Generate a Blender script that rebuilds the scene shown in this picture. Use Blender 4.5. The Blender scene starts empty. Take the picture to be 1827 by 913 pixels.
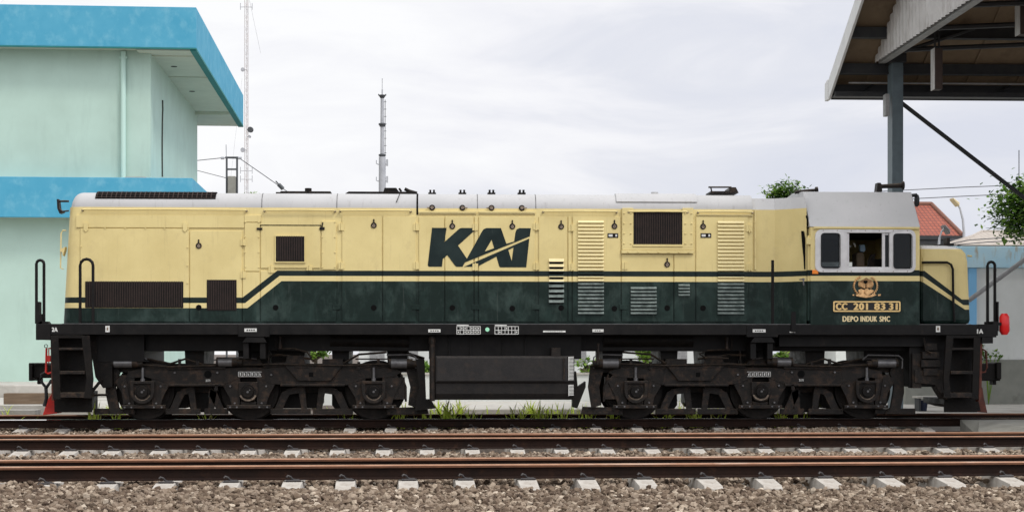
import bpy, bmesh, math, random
import numpy as np
from mathutils import Vector, Matrix
random.seed(7); rng = np.random.default_rng(11)
SC = bpy.context.scene; COL = SC.collection
R = math.radians
# ------------------------------------------------------------------ camera, sky, sun, exposure
F = 2950.0; CX = 913.5; HY = 630.0; CH = 1.055; YAW = R(2.5)
cs, sn = math.cos(YAW), math.sin(YAW)
cam = bpy.data.objects.new('camera', bpy.data.cameras.new('camera')); COL.objects.link(cam)
cam.location = (0, 0, CH); cam.rotation_euler = (R(90), 0, -YAW)
cam.data.sensor_width = 36; cam.data.lens = F / 1827 * 36
cam.data.shift_y = (HY - 456.5) / 1827
cam.data.clip_start = .1; cam.data.clip_end = 3000
SC.camera = cam
SC.view_settings.view_transform = 'Standard'; SC.view_settings.look = 'None'
SC.view_settings.exposure = 0.0; SC.view_settings.gamma = 1
SC.cycles.max_bounces = 8
SUN_EL, SUN_AZ = 50, 132        # azimuth clockwise from +Y (away from the camera): behind the camera, to its right
W = bpy.data.worlds.new('World'); SC.world = W; W.use_nodes = True
nt = W.node_tree; N = nt.nodes; L = nt.links; N.clear()
out = N.new('ShaderNodeOutputWorld'); bg = N.new('ShaderNodeBackground'); L.new(bg.outputs[0], out.inputs[0])
sky = N.new('ShaderNodeTexSky'); sky.sky_type = 'NISHITA'; sky.sun_disc = False
sky.sun_elevation = R(SUN_EL); sky.sun_rotation = R(SUN_AZ); sky.dust_density = 3
def wmath(op, a, b=None, c=None):
    n = N.new('ShaderNodeMath'); n.operation = op
    for i, v in enumerate((a, b, c)):
        if v is None: continue
        if isinstance(v, (int, float)): n.inputs[i].default_value = v
        else: L.new(v, n.inputs[i])
    return n.outputs[0]
tc = N.new('ShaderNodeTexCoord'); sep = N.new('ShaderNodeSeparateXYZ'); L.new(tc.outputs['Generated'], sep.inputs[0])
mp = N.new('ShaderNodeMapping'); mp.inputs['Scale'].default_value = (1.0, 1.0, 3.4); L.new(tc.outputs['Generated'], mp.inputs[0])
no = N.new('ShaderNodeTexNoise'); no.inputs['Scale'].default_value = 6.0; no.inputs['Detail'].default_value = 7
no.inputs['Roughness'].default_value = .55; no.inputs['Distortion'].default_value = .5; L.new(mp.outputs[0], no.inputs['Vector'])
# cloud thickness: a brighter bank to the left, a thicker grey one low on the right
g = wmath('MULTIPLY_ADD', sep.outputs['X'], -1.45, 0.60)
g = wmath('ADD', g, wmath('MULTIPLY', sep.outputs['Z'], 0.85))
nz = wmath('MULTIPLY_ADD', no.outputs['Fac'], 1.75, -0.95)
g = wmath('ADD', g, nz)
ramp = N.new('ShaderNodeValToRGB'); L.new(g, ramp.inputs[0])
e = ramp.color_ramp.elements
e[0].position = 0.0; e[0].color = (.75, .775, .87, 1)
e[1].position = 0.9; e[1].color = (1.04, 1.04, 1.05, 1)
m = e.new(.33); m.color = (.82, .835, .905, 1)
m = e.new(.58); m.color = (.95, .95, .99, 1)
# the veiled sun is behind the camera: that part of the cloud deck is brighter
dirx, diry, dirz = math.sin(R(SUN_AZ)) * math.cos(R(SUN_EL)), math.cos(R(SUN_AZ)) * math.cos(R(SUN_EL)), math.sin(R(SUN_EL))
dp = N.new('ShaderNodeVectorMath'); dp.operation = 'DOT_PRODUCT'; L.new(tc.outputs['Generated'], dp.inputs[0]); dp.inputs[1].default_value = (dirx, diry, dirz)
glow = wmath('MULTIPLY', wmath('POWER', wmath('MAXIMUM', dp.outputs['Value'], 0), 2.0), 1.45)
gl = wmath('ADD', glow, 1.0)
vm = N.new('ShaderNodeVectorMath'); vm.operation = 'SCALE'; L.new(ramp.outputs[0], vm.inputs[0]); L.new(gl, vm.inputs['Scale'])
sks = N.new('ShaderNodeVectorMath'); sks.operation = 'SCALE'; L.new(sky.outputs[0], sks.inputs[0]); sks.inputs['Scale'].default_value = .1
mx = N.new('ShaderNodeMix'); mx.data_type = 'RGBA'; mx.inputs[0].default_value = .93
L.new(sks.outputs[0], mx.inputs[6]); L.new(vm.outputs[0], mx.inputs[7]); L.new(mx.outputs[2], bg.inputs[0]); bg.inputs[1].default_value = 1.0
sun = bpy.data.objects.new('sun', bpy.data.lights.new('sun', 'SUN')); COL.objects.link(sun)
sun.data.energy = 1.5; sun.data.angle = R(10); sun.data.color = (1, .96, .9)
sun.rotation_euler = Vector((dirx, diry, dirz)).to_track_quat('Z', 'Y').to_euler(); sun.location = (10, -10, 30)

# ------------------------------------------------------------------ helpers
def X(px, Y):
    u = (px - CX) / F; t = Y / (cs - u * sn); return t * (sn + u * cs)
def Z(py, Y, px=CX):
    u = (px - CX) / F; t = Y / (cs - u * sn); return CH + t * (HY - py) / F
def P(px, py, Y): return Vector((X(px, Y), Y, Z(py, Y, px)))
def G(px, py, z=0.):
    u = (px - CX) / F; t = (CH - z) * F / (py - HY)
    return Vector((t * (sn + u * cs), t * (cs - u * sn), z))

class MB:
    def __init__(s): s.v = []; s.f = []; s.mi = []; s.cur = 0
    def add(s, vs, fs):
        o = len(s.v); s.v += [tuple(a) for a in vs]
        for f in fs: s.f.append(tuple(i + o for i in f)); s.mi.append(s.cur)
        return s
    def box(s, x0, x1, y0, y1, z0, z1):
        x0, x1 = min(x0, x1), max(x0, x1); y0, y1 = min(y0, y1), max(y0, y1); z0, z1 = min(z0, z1), max(z0, z1)
        return s.add([(x, y, z) for z in (z0, z1) for y in (y0, y1) for x in (x0, x1)],
            [(0, 2, 3, 1), (4, 5, 7, 6), (0, 1, 5, 4), (2, 6, 7, 3), (0, 4, 6, 2), (1, 3, 7, 5)])
    def pbox(s, px0, px1, py0, py1, Y0, Y1, Yr=None):      # box whose face at plane Yr spans measured positions
        Yr = Y0 if Yr is None else Yr; pm = (px0 + px1) / 2
        return s.box(X(px0, Yr), X(px1, Yr), Y0, Y1, Z(py1, Yr, pm), Z(py0, Yr, pm))
    def prism(s, pts, y0, y1):                              # polygon of (x,z), any order; extruded along y
        a = sum(pts[i][0] * pts[(i + 1) % len(pts)][1] - pts[(i + 1) % len(pts)][0] * pts[i][1] for i in range(len(pts)))
        if a < 0: pts = pts[::-1]
        n = len(pts); vs = [(p[0], y0, p[1]) for p in pts] + [(p[0], y1, p[1]) for p in pts]
        return s.add(vs, [tuple(range(n)), tuple(range(2 * n - 1, n - 1, -1))] + [(i, i + n, (i + 1) % n + n, (i + 1) % n) for i in range(n)])
    def pprism(s, pp, Y0, Y1, Yr=None):
        Yr = Y0 if Yr is None else Yr
        return s.prism([(X(a, Yr), Z(b, Yr, a)) for a, b in pp], Y0, Y1)
    def sweep_x(s, prof, x0, x1, shift=None):               # polygon of (y,z) extruded along x
        n = len(prof); a = sum(prof[i][0] * prof[(i + 1) % n][1] - prof[(i + 1) % n][0] * prof[i][1] for i in range(n))
        if a < 0: prof = prof[::-1]
        vs = [(x0, p[0], p[1]) for p in prof] + [(x1, p[0], p[1]) for p in prof]
        return s.add(vs, [tuple(range(n - 1, -1, -1)), tuple(range(n, 2 * n))] + [(i, (i + 1) % n, (i + 1) % n + n, i + n) for i in range(n)])
    def tube(s, pts, r, n=8, r1=None, cap=True):
        pts = [Vector(p) for p in pts]; m = len(pts); ref = Vector((.31, .17, .93))
        o = len(s.v); rings = []
        for i, p in enumerate(pts):
            d = (pts[min(i + 1, m - 1)] - pts[max(i - 1, 0)]).normalized()
            a = d.cross(ref)
            if a.length < .05: a = d.cross(Vector((1, 0, 0)))
            a.normalize(); b = d.cross(a)
            rr = r if r1 is None else r + (r1 - r) * i / (m - 1)
            rings += [p + rr * (math.cos(2 * math.pi * k / n) * a + math.sin(2 * math.pi * k / n) * b) for k in range(n)]
        fs = [(i * n + k, i * n + (k + 1) % n, (i + 1) * n + (k + 1) % n, (i + 1) * n + k) for i in range(m - 1) for k in range(n)]
        if cap: fs += [tuple(range(n - 1, -1, -1)), tuple((m - 1) * n + k for k in range(n))]
        return s.add(rings, fs)
    def cyl(s, a, b, r, n=20, r1=None): return s.tube([a, b], r, n, r1)
    def arc(s, r0, r1_, Yc, zc, x0, x1, a0, a1, n=14):      # piece of a roof shoulder shell (angles 0 = side, 90 = top)
        pr = [(Yc - r1_ * math.cos(a0 + (a1 - a0) * i / n), zc + r1_ * math.sin(a0 + (a1 - a0) * i / n)) for i in range(n + 1)]
        pr += [(Yc - r0 * math.cos(a1 + (a0 - a1) * i / n), zc + r0 * math.sin(a1 + (a0 - a1) * i / n)) for i in range(n + 1)]
        return s.sweep_x(pr, x0, x1)
    def fill(s, loops, Y0, Y1):                             # flat lettering with holes, loops of (x,z)
        bm = bmesh.new(); ed = []
        for lp in loops:
            vs = [bm.verts.new((a, Y0, b)) for a, b in lp]
            ed += [bm.edges.new((vs[i], vs[(i + 1) % len(vs)])) for i in range(len(vs))]
        bmesh.ops.triangle_fill(bm, use_beauty=True, edges=ed)
        ex = bmesh.ops.extrude_face_region(bm, geom=bm.faces[:])
        for g_ in ex['geom']:
            if isinstance(g_, bmesh.types.BMVert): g_.co.y = Y1
        bmesh.ops.recalc_face_normals(bm, faces=bm.faces[:]); bm.verts.index_update()
        s.add([v.co[:] for v in bm.verts], [[v.index for v in f.verts] for f in bm.faces]); bm.free(); return s
    def build(s, name, mats, parent=None, smooth=False, bevel=0, loc=None, angle=40):
        me = bpy.data.meshes.new(name)
        base = Vector((0, 0, 0))
        if parent is not None:
            p = parent
            while p is not None: base += p.location; p = p.parent
        elif loc is not None: base = Vector(loc)
        vs = [(a - base.x, b - base.y, c - base.z) for a, b, c in s.v] if base.length else s.v
        me.from_pydata(vs, [], s.f)
        if not isinstance(mats, (list, tuple)): mats = [mats]
        for m_ in mats: me.materials.append(m_)
        if len(mats) > 1: me.polygons.foreach_set('material_index', s.mi)
        if smooth:
            me.polygons.foreach_set('use_smooth', [True] * len(me.polygons))
            me.set_sharp_from_angle(angle=R(angle))
        me.update()
        o = bpy.data.objects.new(name, me); COL.objects.link(o)
        if parent is not None: o.parent = parent
        elif loc is not None: o.location = loc
        if bevel:
            b = o.modifiers.new('bevel', 'BEVEL'); b.width = bevel; b.segments = 2; b.limit_method = 'ANGLE'; b.angle_limit = R(40)
        return o
def tag(o, label=None, cat=None, group=None, kind=None):
    if label: o['label'] = label
    if cat: o['category'] = cat
    if group: o['group'] = group
    if kind: o['kind'] = kind
    return o
def thing(name, loc, label, cat, group=None):
    o = bpy.data.objects.new(name, None); COL.objects.link(o); o.location = loc; o.empty_display_size = .3
    return tag(o, label, cat, group)
def text_mb(mb, txt, x0, x1, z0, z1, Y, depth=.004, bold=.0, yback=0):
    cu = bpy.data.curves.new('lettering', 'FONT'); cu.body = txt; cu.extrude = .001; cu.space_character = 1.12; cu.resolution_u = 4
    ob = bpy.data.objects.new('lettering', cu); COL.objects.link(ob)
    me = bpy.data.meshes.new_from_object(ob.evaluated_get(bpy.context.evaluated_depsgraph_get()))
    vs = [v.co.copy() for v in me.vertices]
    a0 = min(v.x for v in vs); a1 = max(v.x for v in vs); b0 = min(v.y for v in vs); b1 = max(v.y for v in vs)
    bw = bold * (z1 - z0)
    for k, (sx_, sz_) in enumerate(((-1, 0), (1, 0), (0, .6), (0, -.6), (0, 0)) if bold else ((0, 0),)):
        mb.add([(x0 + bw + sx_ * bw + (v.x - a0) / (a1 - a0) * (x1 - x0 - 2 * bw), Y - (depth + .0004 * k if v.z > 0 else 0), z0 + sz_ * bw + (v.y - b0) / (b1 - b0) * (z1 - z0)) for v in vs],
           [tuple(p.vertices) for p in me.polygons])
    bpy.data.objects.remove(ob); bpy.data.meshes.remove(me); bpy.data.curves.remove(cu); return mb

# ------------------------------------------------------------------ materials
class NT:
    def __init__(s, name):
        s.m = bpy.data.materials.new(name); s.m.use_nodes = True; s.t = s.m.node_tree; s.n = s.t.nodes; s.l = s.t.links
        s.b = s.n['Principled BSDF']
    def mth(s, op, a, b=None, c=None, clamp=False):
        n = s.n.new('ShaderNodeMath'); n.operation = op; n.use_clamp = clamp
        for i, v in enumerate((a, b, c)):
            if v is None: continue
            if isinstance(v, (int, float)): n.inputs[i].default_value = v
            else: s.l.new(v, n.inputs[i])
        return n.outputs[0]
    def coord(s, scale=(1, 1, 1), which='Object'):
        t = s.n.new('ShaderNodeTexCoord'); m = s.n.new('ShaderNodeMapping'); m.inputs['Scale'].default_value = scale
        s.l.new(t.outputs[which], m.inputs[0]); return m.outputs[0]
    def noise(s, vec, scale, detail=5, rough=.6, dist=0):
        n = s.n.new('ShaderNodeTexNoise'); n.inputs['Scale'].default_value = scale; n.inputs['Detail'].default_value = detail
        n.inputs['Roughness'].default_value = rough; n.inputs['Distortion'].default_value = dist; s.l.new(vec, n.inputs['Vector']); return n.outputs['Fac']
    def mix(s, f, a, b):
        n = s.n.new('ShaderNodeMix'); n.data_type = 'RGBA'
        for i, v in ((0, f), (6, a), (7, b)):
            if isinstance(v, (int, float)): n.inputs[i].default_value = v
            elif isinstance(v, tuple): n.inputs[i].default_value = (*v[:3], 1)
            else: s.l.new(v, n.inputs[i])
        return n.outputs[2]
    def rng(s, v, a, b, c=0., d=1.):
        n = s.n.new('ShaderNodeMapRange'); n.clamp = True; s.l.new(v, n.inputs[0])
        for i, q in enumerate((a, b, c, d)): n.inputs[i + 1].default_value = q
        return n.outputs[0]
    def bump(s, h, strength=.3, dist=.01):
        n = s.n.new('ShaderNodeBump'); n.inputs['Strength'].default_value = strength; n.inputs['Distance'].default_value = dist
        s.l.new(h, n.inputs['Height']); s.l.new(n.outputs[0], s.b.inputs['Normal'])
    def col(s, c):
        if isinstance(c, tuple): s.b.inputs['Base Color'].default_value = (*c[:3], 1)
        else: s.l.new(c, s.b.inputs['Base Color'])
def mk(name, c1, c2=None, scale=3., rough=.6, metal=0., lo=.35, hi=.7, stretch=(1, 1, 1), bump=0, bscale=40, c3=None, s3=1., lo3=.55, hi3=.75, st3=(1, 1, 1), rvar=0, bdist=.01, spec=.35, dust=None):
    k = NT(name); k.b.inputs['Specular IOR Level'].default_value = spec; k.b.inputs['Roughness'].default_value = rough; k.b.inputs['Metallic'].default_value = metal
    c = c1
    if c2:
        nz_ = k.noise(k.coord(stretch), scale); c = k.mix(k.rng(nz_, lo, hi), c1, c2)
        if rvar: k.l.new(k.rng(nz_, lo, hi, rough - rvar, rough + rvar), k.b.inputs['Roughness'])
    if c3: c = k.mix(k.rng(k.noise(k.coord(st3), s3, 6, .65), lo3, hi3), c, c3)
    if dust:
        gm = k.n.new('ShaderNodeNewGeometry'); sp = k.n.new('ShaderNodeSeparateXYZ'); k.l.new(gm.outputs['Normal'], sp.inputs[0])
        f_ = k.mth('MULTIPLY', k.rng(sp.outputs[2], .3, .9, .05, 1.), k.rng(k.noise(k.coord(), 16, 5, .7), .35, .65, .15, .9)); c = k.mix(f_, c, dust)
    k.col(c)
    if bump: k.bump(k.noise(k.coord(), bscale, 4), bump, bdist)
    return k.m
CREAM = (.70, .58, .272); CREAM2 = (.60, .485, .215); GREEN = (.0038, .0130, .0100); GREEN2 = (.017, .036, .030)
def paint(name, bounds, top=None, dusty_highlight=False):
    """two-tone livery; bounds: three boundary lines, each ((xa,za),(xb,zb)) in the loco's own space; above first cream, then green band, cream line, green."""
    k = NT(name); t = k.n.new('ShaderNodeTexCoord'); sp = k.n.new('ShaderNodeSeparateXYZ'); k.l.new(t.outputs['Object'], sp.inputs[0])
    x, z = sp.outputs[0], sp.outputs[2]
    def below(bd):
        (xa, za), (xb, zb) = bd
        ln = k.rng(x, xa, xb, za, zb); return k.mth('LESS_THAN', z, ln)
    b1, b2, b3 = (below(b) for b in bounds)
    cr = k.mix(k.rng(k.noise(k.coord((1, 1, 1)), 1.3, 6, .6), .4, .75), CREAM, CREAM2)
    cr = k.mix(k.rng(k.noise(k.coord((9, 9, .45)), 2.6, 5, .75), .57, .80, 0, .5), cr, (.38, .285, .14))
    cr = k.mix(k.rng(k.noise(k.coord((2, 2, 1.4)), 1.7, 8, .7), .55, .72, 0, .35), cr, (.48, .38, .19))
    cr = k.mix(k.rng(k.noise(k.coord(), 18., 4, .7), .68, .78, 0, .5), cr, (.40, .27, .12))
    gr = k.mix(k.rng(k.noise(k.coord((1.5, 1.5, .8)), 2.0, 8, .7, .8), .47, .70), GREEN, GREEN2)
    gr = k.mix(k.rng(k.noise(k.coord((1.6, 1.6, 1.1)), 1.9, 9, .68, .3), .50, .72, 0, .6), gr, (.05, .078, .068))
    gr = k.mix(k.rng(k.noise(k.coord((9, 9, .5)), 2.3, 5, .7), .60, .78, 0, .6), gr, (.07, .085, .075))
    if dusty_highlight: gr = k.mix(k.rng(k.noise(k.coord((3, 3, 3)), 3, 5), .35, .65, .35, 1.), gr, (.19, .225, .21)); cr = k.mix(.42, cr, (.78, .71, .47))  # sky highlights on the slats, with dust, put into the colour as paler tones
    dk = k.mix(k.rng(k.noise(k.coord(), 4), .4, .8), (.005, .013, .012), (.012, .022, .02))
    c = k.mix(b1, cr, dk); c = k.mix(b2, c, k.mix(.15, cr, (.75, .62, .33))); c = k.mix(b3, c, gr)
    if top is not None: c = k.mix(k.mth('GREATER_THAN', z, top), c, (.72, .71, .69))
    k.col(c)
    k.b.inputs['Specular IOR Level'].default_value = .2
    k.l.new(k.rng(k.noise(k.coord((2, 2, .7)), 3., 6), .3, .7, .36, .58), k.b.inputs['Roughness'])
    k.bump(k.noise(k.coord((1, 1, 1)), 2.4, 4, .5), .32, .02)
    return k.m
# loco planes
YC = 27.30; YF = 26.00; YH = 26.46; YN = 26.36
ROOT = Vector((X(913, YC), YC, 0))
def bl(Y, xa, ya, xb, yb): return ((X(xa, Y) - ROOT.x, Z(ya, Y, xa)), (X(xb, Y) - ROOT.x, Z(yb, Y, xb)))
M = {}
M['hood'] = paint('hood_paint', [bl(YH, 433, 530.5, 495, 482.5), bl(YH, 437.5, 540.5, 499, 492), bl(YH, 441.5, 549.5, 502.5, 501.3)])
M['louvre'] = paint('louvre_highlight_paint', [bl(YH, 433, 530.5, 495, 482.5), bl(YH, 437.5, 540.5, 499, 492), bl(YH, 441.5, 549.5, 502.5, 501.3)], dusty_highlight=True)
M['cab'] = paint('cab_paint', [bl(YF, 1400, 481.5, 1500, 481.5), bl(YF, 1400, 491.8, 1500, 491.8), bl(YF, 1400, 501, 1500, 501)])
M['nose'] = paint('nose_paint', [bl(YN, 1649, 483, 1716, 534), bl(YN, 1646, 492.5, 1719, 544), bl(YN, 1643, 501, 1722, 552)], top=Z(444, YN, 1690))
M['cream'] = mk('cream_enamel', CREAM, CREAM2, 3, .4)
M['silver'] = mk('silver_roof_paint', (.47, .465, .465), (.40, .40, .40), 1.1, .42, c3=(.27, .26, .25), s3=2.2, st3=(9, 9, .35), lo3=.58, hi3=.9, lo=.3, hi=.75)
M['silver_clean'] = mk('pale_aluminium', (.66, .655, .65), (.52, .51, .51), 6, .4)
M['black'] = mk('black_frame_paint', (.0045, .0042, .0042), (.011, .0098, .0092), 5, .5, spec=.16, c3=(.022, .017, .014), s3=9, lo3=.6, hi3=.8)
M['grime'] = mk('oily_black_steel', (.004, .0037, .0035), (.011, .009, .0075), 6, .5, spec=.14, dust=(.045, .034, .026), c3=(.022, .014, .010), s3=11, lo3=.57, hi3=.76, bump=.5, bscale=60, rvar=.12)
M['grime2'] = mk('dusty_cast_steel', (.006, .0053, .005), (.014, .011, .009), 7, .5, spec=.2, dust=(.13, .098, .07), c3=(.055, .033, .021), s3=9, lo3=.50, hi3=.72, bump=.7, bscale=60)
M['cast'] = mk('worn_cast_grey', (.10, .098, .10), (.17, .165, .165), 12, .38, metal=.4)
M['dust'] = mk('pale_dust_ring', (.30, .235, .18), (.10, .075, .055), 25, .8)
M['tyre'] = mk('wheel_steel', (.010, .0085, .0075), (.022, .017, .014), 12, .55, spec=.15)
M['grille'] = mk('dark_grille', (.012, .011, .011), (.024, .018, .017), 5, .7, spec=.1)
M['grilleb'] = mk('grille_ribs', (.030, .022, .019), (.045, .030, .025), 14, .6, spec=.15)
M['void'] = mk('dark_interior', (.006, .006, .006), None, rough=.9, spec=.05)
M['red'] = mk('signal_red_paint', (.62, .028, .018), (.42, .02, .015), 8, .45)
M['redl'] = mk('red_lamp_plastic', (.72, .02, .02), (.6, .015, .015), 8, .28)
M['rust'] = mk('dark_rust_red', (.13, .035, .02), (.06, .02, .014), 9, .7)
M['gold'] = mk('polished_brass', (.88, .56, .27), (.42, .22, .09), 22, .35, metal=.6)
M['brass'] = mk('yellow_brass', (.80, .58, .26), (.66, .44, .17), 25, .35, metal=.35)
M['letter'] = mk('cream_lettering', (.80, .66, .38), None, rough=.45)
M['white'] = mk('white_marking', (.72, .72, .69), (.5, .5, .47), 30, .6)
M['kai'] = mk('green_lettering', (.004, .0115, .0115), (.014, .026, .025), 2.8, .5, spec=.2, c3=(.035, .052, .05), s3=6, st3=(4, 4, .7), lo3=.62, hi3=.8)
M['orange'] = mk('amber_lens', (.85, .20, .015), (.8, .3, .03), 20, .3)
M['seal'] = mk('black_rubber', (.012, .012, .012), None, rough=.5)
M['brown'] = mk('brown_vinyl', (.07, .05, .03), (.12, .085, .05), 12, .7)
M['signbrown'] = mk('dark_brown_sign_paint', (.045, .03, .025), (.065, .045, .036), 6, .7)
M['bluepad'] = mk('blue_grey_headrest', (.16, .24, .32), (.25, .34, .42), 20, .7)
def glassmat(name, tint, alpha):
    k = NT(name); gl_ = k.n.new('ShaderNodeBsdfGlossy'); gl_.inputs['Roughness'].default_value = .04; gl_.inputs['Color'].default_value = (.8, .85, .9, 1)
    tr = k.n.new('ShaderNodeBsdfTransparent'); tr.inputs[0].default_value = (*tint, 1)
    fr = k.n.new('ShaderNodeFresnel'); fr.inputs[0].default_value = 1.30; ms = k.n.new('ShaderNodeMixShader')
    k.l.new(fr.outputs[0], ms.inputs[0]); k.l.new(tr.outputs[0], ms.inputs[1]); k.l.new(gl_.outputs[0], ms.inputs[2])
    k.l.new(ms.outputs[0], k.n['Material Output'].inputs[0]); return k.m
M['glass'] = glassmat('tinted_cab_glass', (.30, .32, .33), 1)
# setting
M['mint'] = mk('mint_render', (.43, .575, .505), (.39, .52, .455), 1.2, .85, c3=(.31, .415, .365), s3=.9, st3=(3, 3, .5), lo3=.56, hi3=.95, bump=.08, bscale=25)
M['blue'] = mk('blue_render', (.058, .30, .45), (.09, .345, .49), 1.3, .8, c3=(.20, .445, .55), s3=1.7, st3=(2, 2, 1.6), lo3=.50, hi3=.92, bump=.08, bscale=25)
M['soffit'] = mk('soffit_board', (.52, .56, .46), (.46, .50, .41), 2, .85)
M['teal'] = mk('teal_edge', (.02, .17, .16), (.03, .2, .19), 3, .7)
M['pipe'] = mk('mint_pipe', (.46, .64, .57), None, rough=.6)
M['dk'] = mk('dark_crack', (.07, .075, .06), (.03, .03, .028), 9, .9)
M['conc'] = mk('pale_concrete', (.46, .44, .40), (.36, .345, .31), 2.5, .9, c3=(.22, .20, .17), s3=1.1, bump=.25, bscale=45)
M['conc_d'] = mk('grey_concrete', (.27, .265, .235), (.205, .20, .175), 3, .9, c3=(.13, .125, .11), s3=2., bump=.3, bscale=45)
M['sleeper'] = mk('concrete_sleeper', (.475, .445, .40), (.36, .33, .29), 7, .9, c3=(.20, .15, .11), s3=6, lo3=.50, hi3=.8, bump=.25, bscale=60)
M['railtop'] = mk('polished_rail_head', (.66, .65, .64), (.55, .53, .51), 9, .16, metal=.95)
M['railtop2'] = mk('rusty_rail_head', (.36, .20, .125), (.26, .13, .075), 7, .35, metal=.35, c3=(.50, .38, .30), s3=3, st3=(.4, 2, 2))
M['rail'] = mk('rusty_rail', (.022, .0115, .0085), (.014, .009, .0075), 5, .85, spec=.1, c3=(.045, .022, .013), s3=8, lo3=.58, hi3=.8, bump=.3, bscale=60)
M['railedge'] = mk('orange_rust_rail', (.13, .052, .024), (.07, .03, .016), 6, .8, bump=.2, bscale=60)
M['clip'] = mk('spring_clip_steel', (.03, .028, .03), (.05, .04, .035), 20, .5)
M['wallwhite'] = mk('white_wall_paint', (.66, .68, .66), (.58, .60, .575), 1.5, .85, c3=(.44, .45, .42), s3=1.2, st3=(3, 3, .5), lo3=.58, hi3=.8)
M['dado'] = mk('grey_dado_paint', (.25, .255, .225), (.21, .215, .19), 4, .9, c3=(.16, .16, .14), s3=2.5)
M['bluefade'] = mk('faded_blue_paint', (.36, .58, .70), (.45, .63, .70), 2.5, .85, c3=(.36, .34, .27), s3=2.4, st3=(3, 3, .7), lo3=.56, hi3=.72)
M['bluepost'] = mk('light_blue_paint', (.20, .46, .72), None, rough=.7)
M['steel'] = mk('blue_grey_steel_paint', (.115, .15, .17), (.085, .112, .128), 4, .5)
M['steeld'] = mk('dark_steel', (.022, .024, .027), (.035, .035, .036), 6, .6)
M['galv'] = mk('galvanised_sheet', (.55, .54, .53), (.40, .385, .37), 2.5, .5, c3=(.20, .165, .14), s3=3, st3=(5, 5, .7), lo3=.55, hi3=.8)
M['galvd'] = mk('galvanised_channel', (.30, .30, .30), (.2, .2, .2), 8, .5)
M['fascia'] = mk('white_barge_board', (.68, .68, .68), (.58, .58, .58), 3, .6)
M['roofsheet'] = mk('brown_roof_sheet', (.20, .145, .092), (.165, .118, .075), 3, .8, c3=(.11, .078, .05), s3=2)
M['terra'] = None
def leafy(name, c1, c2, tr, f=.45):
    m_ = mk(name, c1, c2, 1.5, .6); t = m_.node_tree; b_ = t.nodes['Principled BSDF']; tl = t.nodes.new('ShaderNodeBsdfTranslucent'); tl.inputs[0].default_value = (*tr, 1)
    ms = t.nodes.new('ShaderNodeMixShader'); ms.inputs[0].default_value = f; t.links.new(b_.outputs[0], ms.inputs[1]); t.links.new(tl.outputs[0], ms.inputs[2]); t.links.new(ms.outputs[0], t.nodes['Material Output'].inputs[0]); return m_
M['leaf1'] = leafy('leaf_mid_green', (.06, .125, .02), (.10, .17, .03), (.12, .24, .03))
M['leaf2'] = leafy('leaf_dark_green', (.025, .055, .014), (.04, .085, .02), (.05, .12, .02), .3)
M['leaf3'] = leafy('leaf_yellow_green', (.20, .30, .05), (.14, .24, .04), (.35, .55, .08))
M['bark'] = mk('bark', (.10, .075, .055), (.06, .045, .035), 8, .9)
M['grass1'] = leafy('grass_blade', (.55, .70, .08), (.66, .76, .16), (.80, .95, .14), .55)
M['grass2'] = leafy('dry_grass_blade', (.60, .52, .2), (.45, .5, .12), (.7, .65, .25), .5)
M['wood'] = mk('weathered_timber', (.17, .12, .08), (.10, .07, .047), 3, .9, stretch=(.6, 6, 12), c3=(.26, .22, .17), s3=6, st3=(.5, 5, 9))
M['towerg'] = mk('pale_grey_tower_steel', (.42, .43, .45), (.33, .34, .36), 2, .6)
M['towerd'] = mk('dark_tower_fitting', (.07, .075, .08), None, rough=.6)
M['mast'] = mk('weathered_mast_steel', (.46, .46, .47), (.56, .46, .42), .4, .6)
M['wire'] = mk('overhead_wire', (.09, .09, .1), None, rough=.6)
M['lampy'] = mk('yellowed_lamp_cover', (.58, .48, .29), None, rough=.5)
M['roofgrey'] = mk('weathered_grey_roof', (.42, .375, .33), (.33, .29, .25), 2, .85, stretch=(6, 1, 1))
M['cone'] = mk('dark_blue_plastic', (.012, .018, .04), None, rough=.4)
def stone_mat():
    k = NT('crushed_stone'); a = k.n.new('ShaderNodeAttribute'); a.attribute_name = 'tint'
    r = k.n.new('ShaderNodeValToRGB'); k.l.new(a.outputs['Fac'], r.inputs[0]); e = r.color_ramp.elements
    e[0].position = 0; e[0].color = (.04, .027, .019, 1); e[1].position = 1; e[1].color = (.60, .515, .41, 1)
    for p_, c_ in ((.2, (.105, .074, .052)), (.45, (.19, .142, .10)), (.65, (.26, .205, .155)), (.85, (.37, .30, .225))):
        q = e.new(p_); q.color = (*c_, 1)
    c = k.mix(k.rng(k.noise(k.coord(), 45, 3), .4, .7, 0, .5), r.outputs[0], (.14, .10, .075)); c = k.mix(k.rng(k.noise(k.coord(), .8, 6, .7), .5, .7, 0, .55), c, (.085, .06, .042)); k.col(c); k.b.inputs['Specular IOR Level'].default_value = .15
    k.b.inputs['Roughness'].default_value = .9; k.bump(k.noise(k.coord(), 120, 3), .4, .004); return k.m
M['stone'] = stone_mat()
def ground_mat():
    k = NT('stony_ground'); v = k.n.new('ShaderNodeTexVoronoi'); v.inputs['Scale'].default_value = 18; k.l.new(k.coord(), v.inputs['Vector'])
    c = k.mix(k.rng(v.outputs['Distance'], .1, .6), (.22, .18, .15), (.07, .055, .045)); c = k.mix(k.rng(k.noise(k.coord(), .35, 5), .5, .7, 0, .5), c, (.12, .10, .075))
    k.col(c); k.b.inputs['Roughness'].default_value = .95; k.bump(v.outputs['Distance'], .6, .03); return k.m
M['ground'] = ground_mat()
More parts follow.
